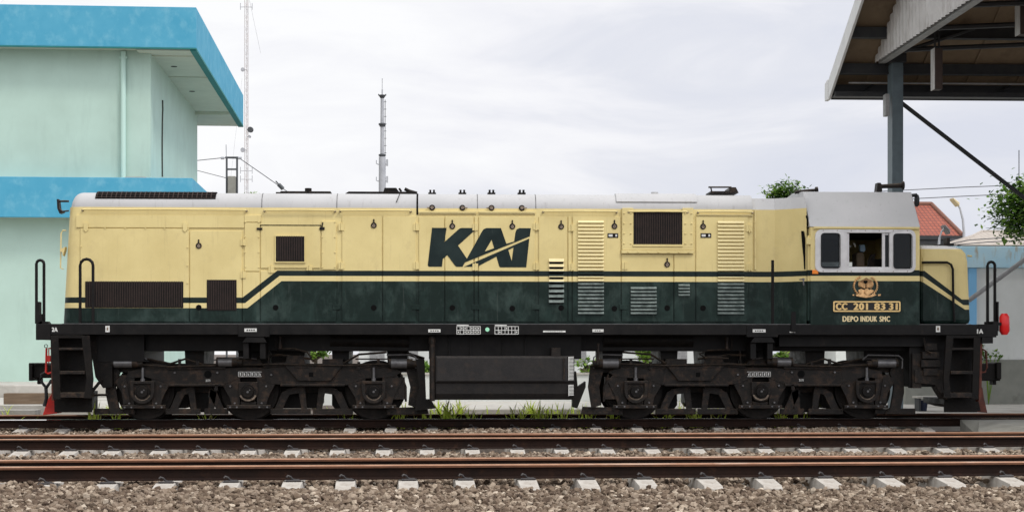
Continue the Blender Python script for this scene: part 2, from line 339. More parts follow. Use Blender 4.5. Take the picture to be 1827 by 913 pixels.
def tile_mat():
    k = NT('terracotta_tiles'); w = k.n.new('ShaderNodeTexBrick'); k.l.new(k.coord((1, 1, 1), 'UV'), w.inputs['Vector'])
    w.inputs['Scale'].default_value = 1; w.inputs['Brick Width'].default_value = .15; w.inputs['Row Height'].default_value = .17; w.inputs['Mortar Size'].default_value = .02; w.offset = 0
    w.inputs['Color1'].default_value = (.33, .085, .045, 1); w.inputs['Color2'].default_value = (.25, .062, .036, 1); w.inputs['Mortar'].default_value = (.13, .035, .025, 1)
    k.col(k.mix(k.rng(k.noise(k.coord(), 1.2), .45, .75, 0, .4), w.outputs['Color'], (.30, .10, .07))); k.b.inputs['Roughness'].default_value = .8; k.bump(w.outputs['Fac'], -.6, .04); return k.m
M['terra'] = tile_mat()

# ------------------------------------------------------------------ ground and tracks
gz = -.31
tag(MB().add([(-900, -60, gz), (900, -60, gz), (900, 1800, gz), (-900, 1800, gz)], [(0, 1, 2, 3)]).build('ground', M['ground']), kind='structure')
class Line:                                                 # a rail's centre line through two points
    def __init__(s, a, b): s.a = Vector((a.x, a.y)); s.d = (Vector((b.x, b.y)) - s.a).normalized(); s.n = Vector((-s.d.y, s.d.x))
    def y(s, x): return s.a.y + (x - s.a.x) * s.d.y / s.d.x
    def off(s, k): q = Line.__new__(Line); q.a = s.a + s.n * k; q.d = s.d; q.n = s.n; return q
GA = 1.067
near_f = Line(G(0, 831.6), G(1747, 822.6)); near_r = near_f.off(GA + .065)
mid_f = Line(G(0, 782.4), G(1747, 777.2)); mid_r = mid_f.off(GA + .065)
YR1 = YC - GA / 2 - .03; YR2 = YC + GA / 2 + .03
loc_f = Line(Vector((0, YR1, 0)), Vector((1, YR1, 0))); loc_r = Line(Vector((0, YR2, 0)), Vector((1, YR2, 0)))
def rail(line, z0, label, top, hd, group):
    # flat-bottom rail profile (y,z); head top at 0
    pf = [(-.034, -.011), (-.022, 0), (.022, 0), (.034, -.011), (.034, -.03), (.010, -.042), (.007, -.115), (.055, -.128), (.055, -.138), (-.055, -.138), (-.055, -.128), (-.007, -.115), (-.010, -.042), (-.034, -.03)]
    mb = MB(); n = len(pf); vs = []
    xs = [-45, 45]
    for x in xs:
        for a, b in pf:
            p = line.a + line.d * ((x - line.a.x) / line.d.x) + line.n * a
            vs.append((p.x, p.y, z0 + b))
    mb.v = vs
    for i in range(n):
        j = (i + 1) % n; mb.f.append((i, i + n, j + n, j)); mb.mi.append(1 if i in (0, 1, 2) else (2 if i in (13, 3) else 0))
    mb.f += [tuple(range(n - 1, -1, -1)), tuple(range(n, 2 * n))]; mb.mi += [0, 0]
    return tag(mb.build('rail', [M['rail'], M[top], M[hd]], loc=(0, line.y(0), z0 - .138)), label, 'rail', group)
rail(near_f, 0, 'rusty rail nearest the viewer, along the front ballast', 'railtop2', 'railedge', 'rails of the near track')
rail(near_r, -.008, 'rust-brown rail just behind the frontmost rail', 'railtop2', 'railedge', 'rails of the near track')
rail(mid_f, 0, 'rusty front rail of the empty middle track', 'railtop2', 'rail', 'rails of the middle track')
rail(mid_r, -.003, 'rusty back rail of the empty middle track', 'railtop2', 'railedge', 'rails of the middle track')
rail(loc_f, 0, 'dark rail with polished top directly under the locomotive wheels', 'railtop', 'rail', 'rails of the locomotive track')
rail(loc_r, .034, 'rust-brown far rail behind the locomotive wheels', 'railtop2', 'railedge', 'rails of the locomotive track')
def sleeper_meshes():
    # local frame: x along the track, y across (front rail at y=0), z=0 at head top
    mb = MB(); secs = [(-.47, -.215, .088), (-.44, -.185, .088), (-.10, -.148, .090), (.10, -.148, .092), (.50, -.168, .085), (.95, -.148, .092), (1.2, -.148, .09), (1.55, -.19, .088)]
    vs = []
    for y, zt, w in secs: vs += [(-w - .035, y, -.34), (w + .035, y, -.34), (w, y, zt), (-w, y, zt)]
    fs = [(3, 2, 1, 0)] + [(k * 4 + i, k * 4 + (i + 1) % 4, k * 4 + 4 + (i + 1) % 4, k * 4 + 4 + i) for k in range(len(secs) - 1) for i in range(4)]
    k = (len(secs) - 1) * 4; fs.append((k, k + 1, k + 2, k + 3)); mb.add(vs, fs)
    mb.cyl((.02, -.33, -.25), (.02, -.33, -.168), .013, 8)
    cl = MB(); cl.tube([(-.055, -.10, -.105), (-.045, -.095, -.09), (-.02, -.085, -.10), (0, -.075, -.125), (.03, -.085, -.132), (.065, -.095, -.130)], .011, 6)
    cl.tube([(-.06, -.10, -.138), (.08, -.10, -.138)], .012, 6)
    c2 = MB(); c2.tube([(-.05, GA + .165, -.105), (-.02, GA + .15, -.10), (0, GA + .14, -.125), (.06, GA + .15, -.130)], .011, 6)
    return mb, cl, c2
sm, clm, cl2 = sleeper_meshes()
proto = sm.build('sleeper', M['sleeper'], bevel=.012); pc = clm.build('rail_clip', M['clip'], parent=proto, smooth=True); pc2 = cl2.build('rail_clip', M['clip'], parent=proto, smooth=True)
first = [True]
def put_sleeper(line, x, label, group, dz=0.):
    if first[0]: o, kids = proto, None; first[0] = False
    else:
        o = proto.copy(); COL.objects.link(o)
        for c_ in (pc, pc2):
            k = c_.copy(); COL.objects.link(k); k.parent = o
    p = line.a + line.d * ((x - line.a.x) / line.d.x)
    o.location = (p.x, p.y, dz); o.rotation_euler = (0, 0, math.atan2(line.d.y, line.d.x) + random.uniform(-.012, .012))
    tag(o, label, 'sleeper', group)
def xs_on(line, pxs, py0):
    r_ = []
    for px in pxs:
        a = line.a.y
        for _ in range(4): a = line.y(X(px, a))
        r_.append(X(px, a))
    return r_
npx = [-120, -15, 84, 194, 297, 412, 523, 617, 728, 828, 939, 1044, 1145, 1256, 1360, 1466, 1574, 1678, 1787, 1895]
for i, x in enumerate(xs_on(near_f, npx, 858)):
    put_sleeper(near_f, x, 'pale concrete sleeper end poking out of the front ballast below the nearest rail', 'sleepers of the near track', -.018 * max(0, (600 - npx[i]) / 600) ** .7 if npx[i] < 600 else 0)
mpx = [-120, -38, 42, 128, 204, 287, 360, 445, 523, 603, 684, 762, 842, 922, 1000, 1080, 1160, 1240, 1295 + 5, 1360, 1433, 1514, 1592, 1676, 1758, 1838]
for x in xs_on(mid_f, mpx, 806): put_sleeper(mid_f, x, 'pale concrete sleeper end below the front rail of the middle track', 'sleepers of the middle track')
lpx = [-30 + 72.8 * i for i in range(24)]
for x in xs_on(loc_f, lpx, 770): put_sleeper(loc_f, x, 'dust-covered concrete sleeper half buried under the locomotive track', 'sleepers of the locomotive track', .0)

# ballast: every stone is geometry
ico_v = []; ph = (1 + 5 ** .5) / 2
for a in (-1, 1):
    for b in (-ph, ph): ico_v += [(0, a, b), (a, b, 0), (b, 0, a)]
ico = bmesh.new(); bmesh.ops.create_icosphere(ico, subdivisions=1, radius=1); ico.verts.index_update()
IV = np.array([v.co[:] for v in ico.verts]); IF = np.array([[v.index for v in f.verts] for f in ico.faces]); ico.free()
def stones(regions):
    cen = []; siz = []
    for (fy0, fy1, x0f, x1f, dens, zf, s0, s1) in regions:
        y0, y1 = fy0, fy1
        A = 0
        n = int(dens * (y1 - y0) * (x1f(y1) - x0f(y1)))
        y = rng.uniform(y0, y1, n); xa = np.array([x0f(a) for a in y]); xb = np.array([x1f(a) for a in y]); x = xa + (xb - xa) * rng.random(n)
        s = s0 + (s1 - s0) * rng.random(n) ** 1.6
        keep, z = zf(x, y, s)
        cen.append(np.stack([x, y, z], 1)[keep]); siz.append(s[keep])
    cen = np.concatenate(cen); siz = np.concatenate(siz); n = len(cen)
    q = rng.normal(size=(n, 4)); q /= np.linalg.norm(q, axis=1)[:, None]; w, a, b, c = q.T
    Rm = np.stack([1 - 2 * (b * b + c * c), 2 * (a * b - c * w), 2 * (a * c + b * w), 2 * (a * b + c * w), 1 - 2 * (a * a + c * c), 2 * (b * c - a * w), 2 * (a * c - b * w), 2 * (b * c + a * w), 1 - 2 * (a * a + b * b)], 1).reshape(n, 3, 3)
    # angular: clip the sphere by a few random planes, then squash
    V = np.repeat(IV[None], n, 0)
    for _ in range(9):
        d = rng.normal(size=(n, 1, 3)); d /= np.linalg.norm(d, axis=2)[..., None]; h = rng.uniform(.38, .75, (n, 1))
        pr = (V * d).sum(2); ex = np.maximum(pr - h, 0); V = V - ex[..., None] * d
    V = V * np.stack([np.ones(n), rng.uniform(.6, 1, n), rng.uniform(.5, .85, n)], 1)[:, None] * siz[:, None, None] * .70
    V = np.einsum('nij,nkj->nki', Rm, V) * np.array([1, 1, .85]) + cen[:, None]
    nv = IV.shape[0]; Fc = (IF[None] + (np.arange(n) * nv)[:, None, None]).reshape(-1, 3)
    me = bpy.data.meshes.new('ballast'); me.vertices.add(n * nv); me.vertices.foreach_set('co', V.reshape(-1).astype(np.float32))
    me.loops.add(Fc.size); me.loops.foreach_set('vertex_index', Fc.reshape(-1).astype(np.int32))
    me.polygons.add(len(Fc)); me.polygons.foreach_set('loop_start', np.arange(0, Fc.size, 3, dtype=np.int32))
    at = me.attributes.new('tint', 'FLOAT', 'POINT'); at.data.foreach_set('value', np.repeat(rng.beta(1.5, 1.6, n), nv).astype(np.float32))
    me.update(calc_edges=True); me.validate(); me.shade_flat(); me.materials.append(M['stone'])
    o = bpy.data.objects.new('ballast', me); COL.objects.link(o)
    tag(o, 'loose pinkish grey crushed stone ballast around and between the tracks', 'ballast', kind='stuff')
    return n
half = lambda y: y * .325 + .6
x0f = lambda y: y * math.tan(YAW) - half(y); x1f = lambda y: y * math.tan(YAW) + half(y)
nfx = np.array([X(p, 15.5) for p in npx]); mfx = np.array([X(p, 20.6) for p in mpx])
def dist_s(x, arr): return np.abs(x[:, None] - arr[None]).min(1)
def z_front(x, y, s):
    d = np.array([near_f.y(a) for a in x]) - y            # distance in front of the near rail
    side = np.clip((1.0 - x) / 5.0, 0, 1)                  # the stones lie higher to the left
    z = -.225 + .05 * side - .022 * np.clip((d - .5) / 1.2, 0, 1) + .018 * np.sin(x * 2.1 + 1) * np.sin(y * 3 + x)
    ds = dist_s(x, nfx)
    onsl = (ds < .15) & (d < .50 - .13 * side) & (d > -.2)
    z = z - .2 * onsl
    z += rng.uniform(-.06, .016, len(x)) + .01 * (s > .07)
    z = np.where(d < .12, np.minimum(z, -.165), z)
    return (~onsl) & (d > -.04), z
def z_near_in(x, y, s):
    d = np.array([near_f.y(a) for a in x]) - y
    return (d < -.08), -.19 + rng.uniform(-.03, .01, len(x))
def z_mid(x, y, s):
    d = np.array([mid_f.y(a) for a in x]) - y
    z = -.195 + .02 * np.sin(x * 1.7) * np.sin(y * 2) + rng.uniform(-.03, .015, len(x))
    onsl = (dist_s(x, mfx) < .15) & (d < .43) & (d > -.2)
    ok = (d > .0) & (~onsl) & (np.array([near_r.y(a) for a in x]) + .05 < y)
    return ok, z
def z_loc(x, y, s):
    ok = (y < YR1 - .05) & (np.array([mid_r.y(a) for a in x]) + .05 < y) & ~((x > X(1712, 24.)) & (y > 23.))
    return ok, -.19 + .02 * np.sin(x * 1.3) + rng.uniform(-.03, .02, len(x))
def z_under(x, y, s): return (y > YR1 + .05), -.185 + rng.uniform(-.03, .02, len(x))
stones([(12.3, 15.85, x0f, x1f, 1700, z_front, .030, .080), (15.3, 17.2, x0f, x1f, 420, z_near_in, .04, .08),
        (16.3, 20.9, x0f, x1f, 430, z_mid, .035, .085), (20.8, 26.75, x0f, x1f, 260, z_loc, .04, .085), (26.8, 30.5, x0f, lambda y: X(1500, y), 160, z_under, .045, .09)])

# grass between the locomotive's rails
def grass():
    mb = MB()
    tufts = [(205, 27.0, 10, .12), (215, 28.6, 14, .24), (172, 29.2, 16, .25), (196, 29.0, 12, .25), (365, 29.2, 8, .2), (585, 28.9, 6, .15), (615, 27.1, 7, .12), (640, 27.1, 9, .12), (712, 27.0, 12, .12), (735, 27.0, 16, .12), (758, 27.1, 12, .13),
             (782, 27.9, 26, .28), (800, 27.7, 30, .3), (818, 27.6, 22, .26), (838, 27.4, 16, .2), (878, 27.2, 5, .12), (925, 27.2, 22, .18), (945, 27.3, 26, .22), (962, 27.4, 30, .26), (985, 27.2, 22, .2), (1005, 27.2, 10, .2), (1030, 27.2, 14, .15), (1048, 27.0, 16, .14), (1068, 27.0, 16, .14), (1090, 27.0, 14, .13),
             (1172, 27.0, 12, .13), (1186, 27.1, 12, .14), (1222, 27.1, 22, .18), (1240, 27.1, 22, .18), (1258, 27.1, 14, .16), (1280, 27.1, 10, .15), (1295, 27.0, 10, .12), (1395, 27.0, 18, .13), (1412, 27.0, 20, .14), (1432, 27.2, 8, .2), (20, 27.1, 4, .1), (45, 27.1, 3, .1), (1785, 33.2, 0, .1)]
    tufts = [(px, (min(Y, 27.35) if k % 2 == 0 else 28.75 + (k * .37) % .7), int(n * 1.25), h + (.07 if h < .19 else .01)) for k, (px, Y, n, h) in enumerate(tufts)]
    for px, Y, n, h in tufts:
        for i in range(n):
            b = Vector((X(px, Y) + random.gauss(0, .075), Y + random.gauss(0, .09), -.17)); hh = (h + .20) * random.uniform(.6, 1.15); an = random.uniform(0, 2 * math.pi); lean = random.uniform(.15, .9) * hh
            w = random.uniform(.008, .014); d = Vector((math.cos(an), math.sin(an), 0)); sd = Vector((-d.y, d.x, 0)) if abs(d.y) < .7 else Vector((1, 0, 0))
            pts = [b + d * lean * t * t + Vector((0, 0, hh * (t - .45 * t ** 3 * (lean / hh)))) for t in (0, .35, .65, .85, 1)]
            vs = []
            for k, p in enumerate(pts): ww = w * (1, .95, .75, .45, .05)[k]; vs += [p - sd * ww, p + sd * ww]
            mb.cur = 1 if random.random() < .16 else 0
            mb.add(vs, [(2 * k, 2 * k + 1, 2 * k + 3, 2 * k + 2) for k in range(4)])
    tag(mb.build('grass', [M['grass1'], M['grass2']]), 'bright green grass tufts growing between the rails under the locomotive', 'grass', kind='stuff')
grass()

# ------------------------------------------------------------------ platforms behind the loco
apz = Z(686, 40, 100)
tag(MB().box(-40, X(560, 40), 40, 70, gz - .1, apz).build('platform', M['conc'], bevel=.03), kind='structure')
sl = MB(); sl.box(-30, X(330, 31.5), 31.5, 39.9, gz - .1, .0); tag(sl.build('pavement', M['conc'], bevel=.02), kind='structure')
sl = MB(); sl.box(X(600, 32), X(1490, 32), 32, 60, gz - .1, -.02); tag(sl.build('pavement', M['conc'], bevel=.02), kind='structure')
sl = MB(); sl.box(X(1490, 29), 40, 28.75, 60, gz - .1, -.065); tag(sl.build('platform', M['conc'], bevel=.03), kind='structure')
# raised concrete crossing slab beside the track at right
mb = MB()
a = [(X(1716, 26.), 26.62), (X(1716, 23.6), 23.7)]
vs = [(X(1714, 26.5), 26.55, -.02), (40, 26.55, -.005), (40, 23.3, -.03), (X(1850, 23.6), 23.3, -.05), (X(1738, 26.3), 26.0, -.02),
      (X(1714, 26.5), 26.55, -.3), (40, 26.55, -.3), (40, 23.1, -.3), (X(1722, 23.6), 23.1, -.3), (X(1708, 26.5), 25.2, -.3)]
mb.add(vs, [(0, 4, 3, 2, 1), (0, 9, 8, 4), (4, 8, 7, 3), (3, 7, 2), (1, 2, 7, 6), (0, 1, 6, 5), (0, 5, 9), (5, 6, 7, 8, 9)])
tag(mb.build('concrete_ramp', M['conc_d'], loc=(X(1770, 25), 25, -.2), bevel=.02), 'grey concrete slab with a sloped end beside the rail at right', 'slab')
# timber baulk and planks at left
mb = MB(); mb.pbox(6, 150, 701, 721, 33.5, 33.8); tag(mb.build('timber_beam', M['wood'], loc=(X(70, 33.6), 33.6, 0), bevel=.012), 'weathered brown timber beam lying on the pavement left of the red rail guard', 'beam')
mb = MB(); mb.box(X(-60, 30), X(82, 30), 30.2, 30.6, -.2, Z(722, 30.2, 50)); mb.box(X(-60, 30), X(80, 30), 29.3, 29.7, -.2, Z(733, 29.3, 50) + .02); tag(mb.build('plank_stack', M['conc'], loc=(X(0, 30), 30.2, -.2), bevel=.01), 'low pale concrete edging strips at far left behind the rails', 'edging')

# ------------------------------------------------------------------ left building
def building():
    a = R(2.0); D0 = 44.0
    p0 = P(350, 18, D0)
    root = thing('depot_building', (p0.x, p0.y, apz), 'two-storey mint green building with wide bright blue roof fascia at left', 'building')
    root.rotation_euler = (0, 0, a)
    sc = F / D0
    # local: x to the right (0 = right fascia corner), y into depth, z up from apron
    z = lambda py: CH + D0 * (HY - py) / F - apz
    zt, zb, lt, lb = z(18), z(90), z(320), z(391)
    Lx, Dp = -14., 14.9
    wx, wy, wd = -1.27, .62, 11.2      # wall corner
    def b(name, fn, mat, par=root, **kw):
        mb = MB(); fn(mb); o = mb.build(name, mat, **kw); o.parent = par; return o
    ov = .14
    b('wall', lambda m: (m.box(Lx, wx, wy, wy + wd, lt - .3, zb + .05), m.box(Lx, wx, wy, wy + wd, 0, lb + .05)), M['mint'])
    def rf(m):
        m.box(Lx, 0, 0, .16, zb, zt); m.box(-.16, 0, .16, Dp, zb, zt); m.box(Lx, -.163, .163, Dp, zb + .35, zt - .12)
        m.box(Lx, -.163, Dp - .16, Dp, zb, zt)
    f = b('roof_fascia', rf, M['blue'], bevel=.01)
    b('soffit', lambda m: (m.box(Lx, -1.55, .165, wy + .02, zb + .02, zb + .08), m.box(-1.58, -.165, .165, Dp - .17, zb - .05, zb + .02), m.box(-1.58, -.165, .9, .98, zb - .075, zb - .0), m.box(-1.3, -.165, 4.3, 4.42, zb - .075, zb), m.box(-1.3, -.165, 11.2, 11.32, zb - .16, zb)), M['soffit'])
    b('edge_trim', lambda m: (m.box(Lx, .003, -.003, .09, zb - .03, zb - .002), m.box(-.17, .004, .09, Dp, zb - .06, zb - .002)), M['teal'])
    for (x, y) in ((-.9, 2.6), (-.9, 7.0), (-10.6, .38)):
        b('downlight', lambda m: m.cyl((x, y, zb - .058), (x, y, zb - .04), .09, 14), M['dk'])
    def lf(m):
        m.box(Lx, -.1, 0.02, .18, lb, lt); m.box(-.26, -.1, .18, Dp, lb, lt); m.box(Lx, -.262, .182, Dp, lb + .3, lt - .05)
    b('canopy_fascia', lf, M['blue'], bevel=.01)
    b('canopy_soffit', lambda m: m.box(Lx, -.27, .185, wy + .02, lb + .02, lb + .1), M['soffit'])
    b('coping', lambda m: m.box(-1.9, -1.35, .3, .5, lt - .02, lt + .05), M['conc'])
    px = X(223, D0 + wy) - p0.x + .0
    d = b('downpipe', lambda m: m.tube([(px, wy - .07, lt - .05), (px, wy - .07, zb - .02)], .07, 12), M['pipe'], smooth=True)
    d2 = MB(); d2.box(px - .1, px + .1, wy - .1, wy + .01, zb - .2, zb - .15); k = d2.build('pipe_bracket', M['pipe']); k.parent = d
    # long crack / loose cable down the side wall
    cy = wy + 2.2
    pts = [(wx + .012, cy + .18 * math.sin(i * .9) * (.4 if i > 3 else 1) * .25 + (.25 if i < 2 else 0) * .3, zb - .95 - i * .27) for i in range(9)]
    b('loose_cable', lambda m: m.tube(pts, .028, 6), M['dk'], smooth=True)
building()

# ------------------------------------------------------------------ right wall, canopy
def right_wall():
    Y = 36.; x0 = X(1470, Y); r = thing('boundary_wall', (X(1760, Y), Y, -.065), 'white wall with grey dado and faded blue top band behind the locomotive nose', 'wall')
    zt, zm, zd = Z(440, Y, 1780), Z(478, Y, 1780), Z(641, Y, 1780)
    x0 = X(1617, Y)
    MB().box(x0, 45, Y, Y + .25, zd, zm).build('wall_panel', M['wallwhite'], r)
    MB().box(x0 - .03, 45, Y - .035, Y + .28, -.1, zd).build('dado', M['dado'], r, bevel=.01)
    mb = MB(); mb.box(x0, 45, Y - .12, Y + .3, zm, zt); mb.build('top_band', M['bluefade'], r, bevel=.012)
    MB().box(X(1727, Y), X(1741, Y), Y - .06, Y + .01, zd, zm - .004).build('post', M['bluepost'], r)
right_wall()
def canopy():
    YE = 34.0
    xr = X(1478, YE)
    r = thing('station_canopy', (X(1597, 33.), 33., 0), 'pitched steel platform canopy with brown roof sheets at upper right', 'canopy')
    ze = Z(178, YE, 1478); sl = math.tan(R(28.5)); YRd = 27.4; XE = 26.
    zr = lambda y: ze + .30 + (YE - y) * sl
    # roof sheet: two slopes, thick, ribbed
    mb = MB()
    mb.sweep_x([(YE, zr(YE)), (YRd, zr(YRd)), (21., zr(YRd) - (YRd - 21.) * sl), (21., zr(YRd) - (YRd - 21.) * sl + .05), (YRd, zr(YRd) + .05), (YE, zr(YE) + .05)], xr + .06, XE)
    for i in range(16):
        x = xr + .75 + i * 1.05
        mb.sweep_x([(YE - .1, zr(YE - .1) - .03), (YRd, zr(YRd) - .03), (YRd, zr(YRd) + .005), (YE - .1, zr(YE - .1) + .005)], x, x + .05)
    mb.build('roof_sheet', M['roofsheet'], r)
    mb = MB(); mb.sweep_x([(YE + .02, ze), (YE + .02, zr(YE) + .10), (YRd, zr(YRd) + .12), (YRd, zr(YRd) - .26), (YE - .0, zr(YE) - .30)], xr, xr + .05)
    mb.sweep_x([(YE + .25, ze - .0), (YE + .25, ze + .36), (YE + .0, ze + .42), (YE + .0, ze)], xr - .02, xr + .05)
    mb.build('barge_board', M['fascia'], r, bevel=.005)
    for y in (33.35, 32.35, 31.2, 30.0, 28.8):
        mb = MB(); z = zr(y)
        mb.box(xr + .06, XE, y - .05, y + .05, z - .21, z - .02); mb.box(xr + .06, XE, y - .09, y + .09, z - .235, z - .212)
        mb.build('purlin', M['steeld'], r)
    mb = MB(); mb.box(xr + .06, XE, YE - .30, YE - .02, ze + .02, ze + .06); mb.box(xr + .06, XE, YE - .02, YE + .02, ze, ze + .36); mb.box(xr + .06, XE, YE - .34, YE - .30, ze + .02, ze + .12)
    for i in range(12):
        x = xr + .5 + i * 1.45; mb.tube([(x, YE - .33, ze + .07), (x + .4, YE - .06, ze + .3)], .02, 5)
    mb.build('eave_gutter', M['steeld'], r)
    mb = MB(); mb.tube([(xr + .3, YE - .5, ze + .27), (XE, YE - .5, ze + .27)], .018, 6); mb.build('conduit', M['galvd'], r)
    # column
    yc = 33.0
    mb = MB(); mb.box(X(1592, yc), X(1611, yc), yc, yc + .36, -.06, Z(112, yc, 1600)); mb.box(X(1592, yc) - .004, X(1611, yc) + .004, yc - .012, yc + .0, -.06, Z(118, yc, 1600))
    col = mb.build('column', M['steel'], r, bevel=.006)
    MB().box(X(1588, yc), X(1615, yc), yc - .1, yc + .5, Z(112, yc, 1600), Z(96, yc, 1600)).build('bracket', M['steeld'], col)
    mb = MB(); mb.box(X(1577, yc) + .02, X(1586, yc), yc - .05, yc + .15, Z(207, yc, 1580), Z(168, yc, 1580)); o = mb.build('floodlight', M['galvd'], col, bevel=.01)
    # braces
    mb = MB(); mb.tube([P(1606, 182, yc + .1), P(1860, 378, yc + .1)], .045, 8); mb.build('brace', M['steeld'], r, smooth=True)
    # corrugated valance over the platform edge, running towards the viewer
    xv = X(1563, 33.2); zv = Z(112, 33.2, 1563)
    mb = MB(); ys = []; y = 33.25; k = 0
    while y > 22.0:
        ys.append((y, 0 if k % 4 < 2 else .035)); y -= .055; k += 1
    vs = []; 
    zroof = lambda y: (zr(y) if y > YRd else zr(YRd) - (YRd - y) * sl) - .03
    for y, o in ys: vs += [(xv - o, y, zv), (xv - o, y, max(zv + .2, zroof(y))), (xv - o + .006, y, zv), (xv - o + .006, y, max(zv + .2, zroof(y)))]
    n = len(ys); fs = []
    for i in range(n - 1): a = i * 4; fs += [(a, a + 4, a + 5, a + 1), (a + 2, a + 3, a + 7, a + 6), (a, a + 2, a + 6, a + 4)]
    mb.add(vs, fs); mb.build('valance', M['galv'], r)
    mb = MB(); mb.box(xv + .05, xv + .2, 22., 33.2, zv - .02, zv + .10); mb.box(xv + .02, xv + .30, 22, 33.2, zv + .10, zv + .115); mb.build('edge_beam', M['galvd'], r)
    mb = MB()
    for y in (32.2, 30., 28.): mb.tube([(xv + .3, y, zv + .05), (xv + 1.7, y, zroof(y) - .1)], .04, 6); mb.tube([(xv + .3, y, zv + .08), (XE, y - .0, zv + .9)], .05, 6)
    mb.build('truss', M['steeld'], r)
    return r
canopy()
def hanging_box(px0, px1, py0, py1, Y, label):
    zt = Z(py0, Y, px0); zb = Z(py1, Y, px0); x0, x1 = X(px0, Y), X(px1, Y)
    r = thing('hanging_sign', ((x0 + x1) / 2, Y, zt), label, 'sign', 'boxes hanging from the canopy')
    MB().box(x0, x1, Y, Y + .22, zb, zt).build('sign_box', M['signbrown'], r, bevel=.006)
    MB().box(x0 - .012, x0 - .001, Y - .008, Y + .228, zb - .004, zt + .004).build('edge_strip', M['galv'], r)
    mb = MB(); mb.tube([((x0 + x1) / 2 - .03, Y + .15, zt), ((x0 + x1) / 2 - .03, Y + .15, zt + 1.3)], .018, 6); mb.tube([((x0 + x1) / 2 + .05, Y + .15, zt), ((x0 + x1) / 2 + .05, Y + .15, zt + 1.3)], .018, 6); mb.build('hanger', M['steeld'], r)
hanging_box(1668, 1682, 86, 159, 31.0, 'narrow brown box hanging on rods under the canopy, seen edge-on')
hanging_box(1820, 1840, -40, 61, 28.5, 'pale-edged box hanging under the canopy at the right frame edge')
mb = MB(); mb.tube([P(1728, 536, 34.4), P(1860, 440, 34.4)], .05, 8)
tag(mb.build('diagonal_pipe', M['galvd'], loc=tuple(P(1728, 536, 34.4)), smooth=True), 'grey slanted steel brace pipe in front of the white wall', 'brace')
# bench and bucket behind the steps
yb = 31.5; zp = -.065
r = thing('bench', (X(1660, yb), yb, zp), 'low bench with thin pale top behind the right-hand steps', 'bench')
MB().pbox(1638, 1700, 706.5, 710, yb, yb + .4).build('bench_top', M['conc'], r)
for q in (1641, 1697): MB().box(X(q, yb), X(q, yb) + .04, yb + .05, yb + .35, zp + .001, Z(710, yb, q)).build('bench_leg', M['steeld'], r)
mb = MB(); zt = Z(712, yb, 1653); mb.tube([(X(1652, yb), yb + .2, zp + .001), (X(1652, yb), yb + .2, zt - .02)], .07, 16, .10); tag(mb.build('bucket', M['cone'], loc=(X(1652, yb), yb + .2, 0), smooth=True), 'small dark blue bucket under the low bench', 'bucket')

# ------------------------------------------------------------------ distant things
def leaves(mb, cen, rad, n, size, mats=(0, 1, 2), wts=(.5, .35, .15)):
    clumps = []
    for i in range(max(4, n // 45)):
        while True:
            p = Vector((random.uniform(-1, 1), random.uniform(-1, 1), random.uniform(-1, 1)))
            if p.length < 1: break
        p = p * (1 / max(.35, p.length) ** .35)
        clumps.append((Vector((cen[0] + p.x * rad[0] * .85, cen[1] + p.y * rad[1] * .85, cen[2] + p.z * rad[2] * .85)), random.choices(mats, wts)[0]))
    for i in range(n):
        c, mi = random.choice(clumps); s_ = min(rad) * .26
        p = c + Vector((random.gauss(0, s_ * 1.15), random.gauss(0, s_), random.gauss(0, s_ * .75)))
        d = Vector((random.gauss(0, 1), random.gauss(0, 1), random.gauss(0, .6))).normalized(); u = d.cross(Vector((0, 0, 1)))
        if u.length < .1: continue
        u.normalize(); w = d.cross(u); L_ = size * random.uniform(.6, 1.3)
        mb.cur = mi if random.random() < .75 else random.choice(mats)
        mb.add([p, p + u * L_ * .35 + d * L_ * .5, p + d * L_ + w * L_ * .1, p - u * L_ * .35 + d * L_ * .5], [(0, 1, 2, 3)])
def tree(px, py, Y, rad, n, size, label, hz=0., group='trees beyond the tracks', wts=(.5, .35, .15), kind='tree'):
    c = P(px, py, Y); r = thing(kind, (c.x, c.y, gz), label, kind.split('_')[-1], group)
    mb = MB(); leaves(mb, c, rad, n, size, wts=wts); mb.build('crown', [M['leaf1'], M['leaf2'], M['leaf3']], r)
    mb = MB(); mb.tube([(c.x, c.y, gz), (c.x + .05, c.y, c.z - rad[2] * .4), (c.x, c.y, c.z + rad[2] * .4)], .035 * c.z + .03, 8, .02)
    for i in range(7):
        a = random.uniform(0, 6.28); z0 = c.z - rad[2] * random.uniform(.1, .9); mb.tube([(c.x, c.y, z0), (c.x + math.cos(a) * rad[0] * .4, c.y + math.sin(a) * rad[1] * .4, z0 + rad[2] * .5), (c.x + math.cos(a) * rad[0] * .75, c.y + math.sin(a) * rad[1] * .75, z0 + rad[2] * .75)], .05, 5, .012)
    mb.build('trunk', M['bark'], r, smooth=True); return r
tree(1404, 354, 60, (.66, .62, .66), 2600, .14, 'small bushy tree top showing above the hood just left of the cab')
tree(1838, 376, 42, (.92, .85, .82), 5200, .14, 'leafy tree with drooping branches above the wall at the right edge', wts=(.4, .57, .03))
tree(450, 352, 75, (.28, .28, .32), 180, .12, 'tiny green treetop peeking over the hood near the thin mast')
for px, py, Y, lab in ((560, 632, 40, 'bright green bush seen through the gap above the left bogie'), (755, 662, 39, 'green bush behind the low white wall left of the fuel tank'), (1055, 655, 39, 'green bush behind the low white wall right of the fuel tank'), (1150, 632, 41, 'bright green bush behind the front of the right bogie'), (1395, 640, 40, 'green bush glimpsed above the middle axle of the right bogie')):
    tree(px, py, Y, (.42, .3, .2), 520, .10, lab, group='bushes behind the locomotive', wts=(.25, .05, .7), kind='green_bush')
c = P(1765, 634, 35.7)
r = thing('wild_plant', (c.x, 35.75, -.065), 'sprawling green weed against the wall behind the right coupler', 'plant')
mb = MB(); st = MB()
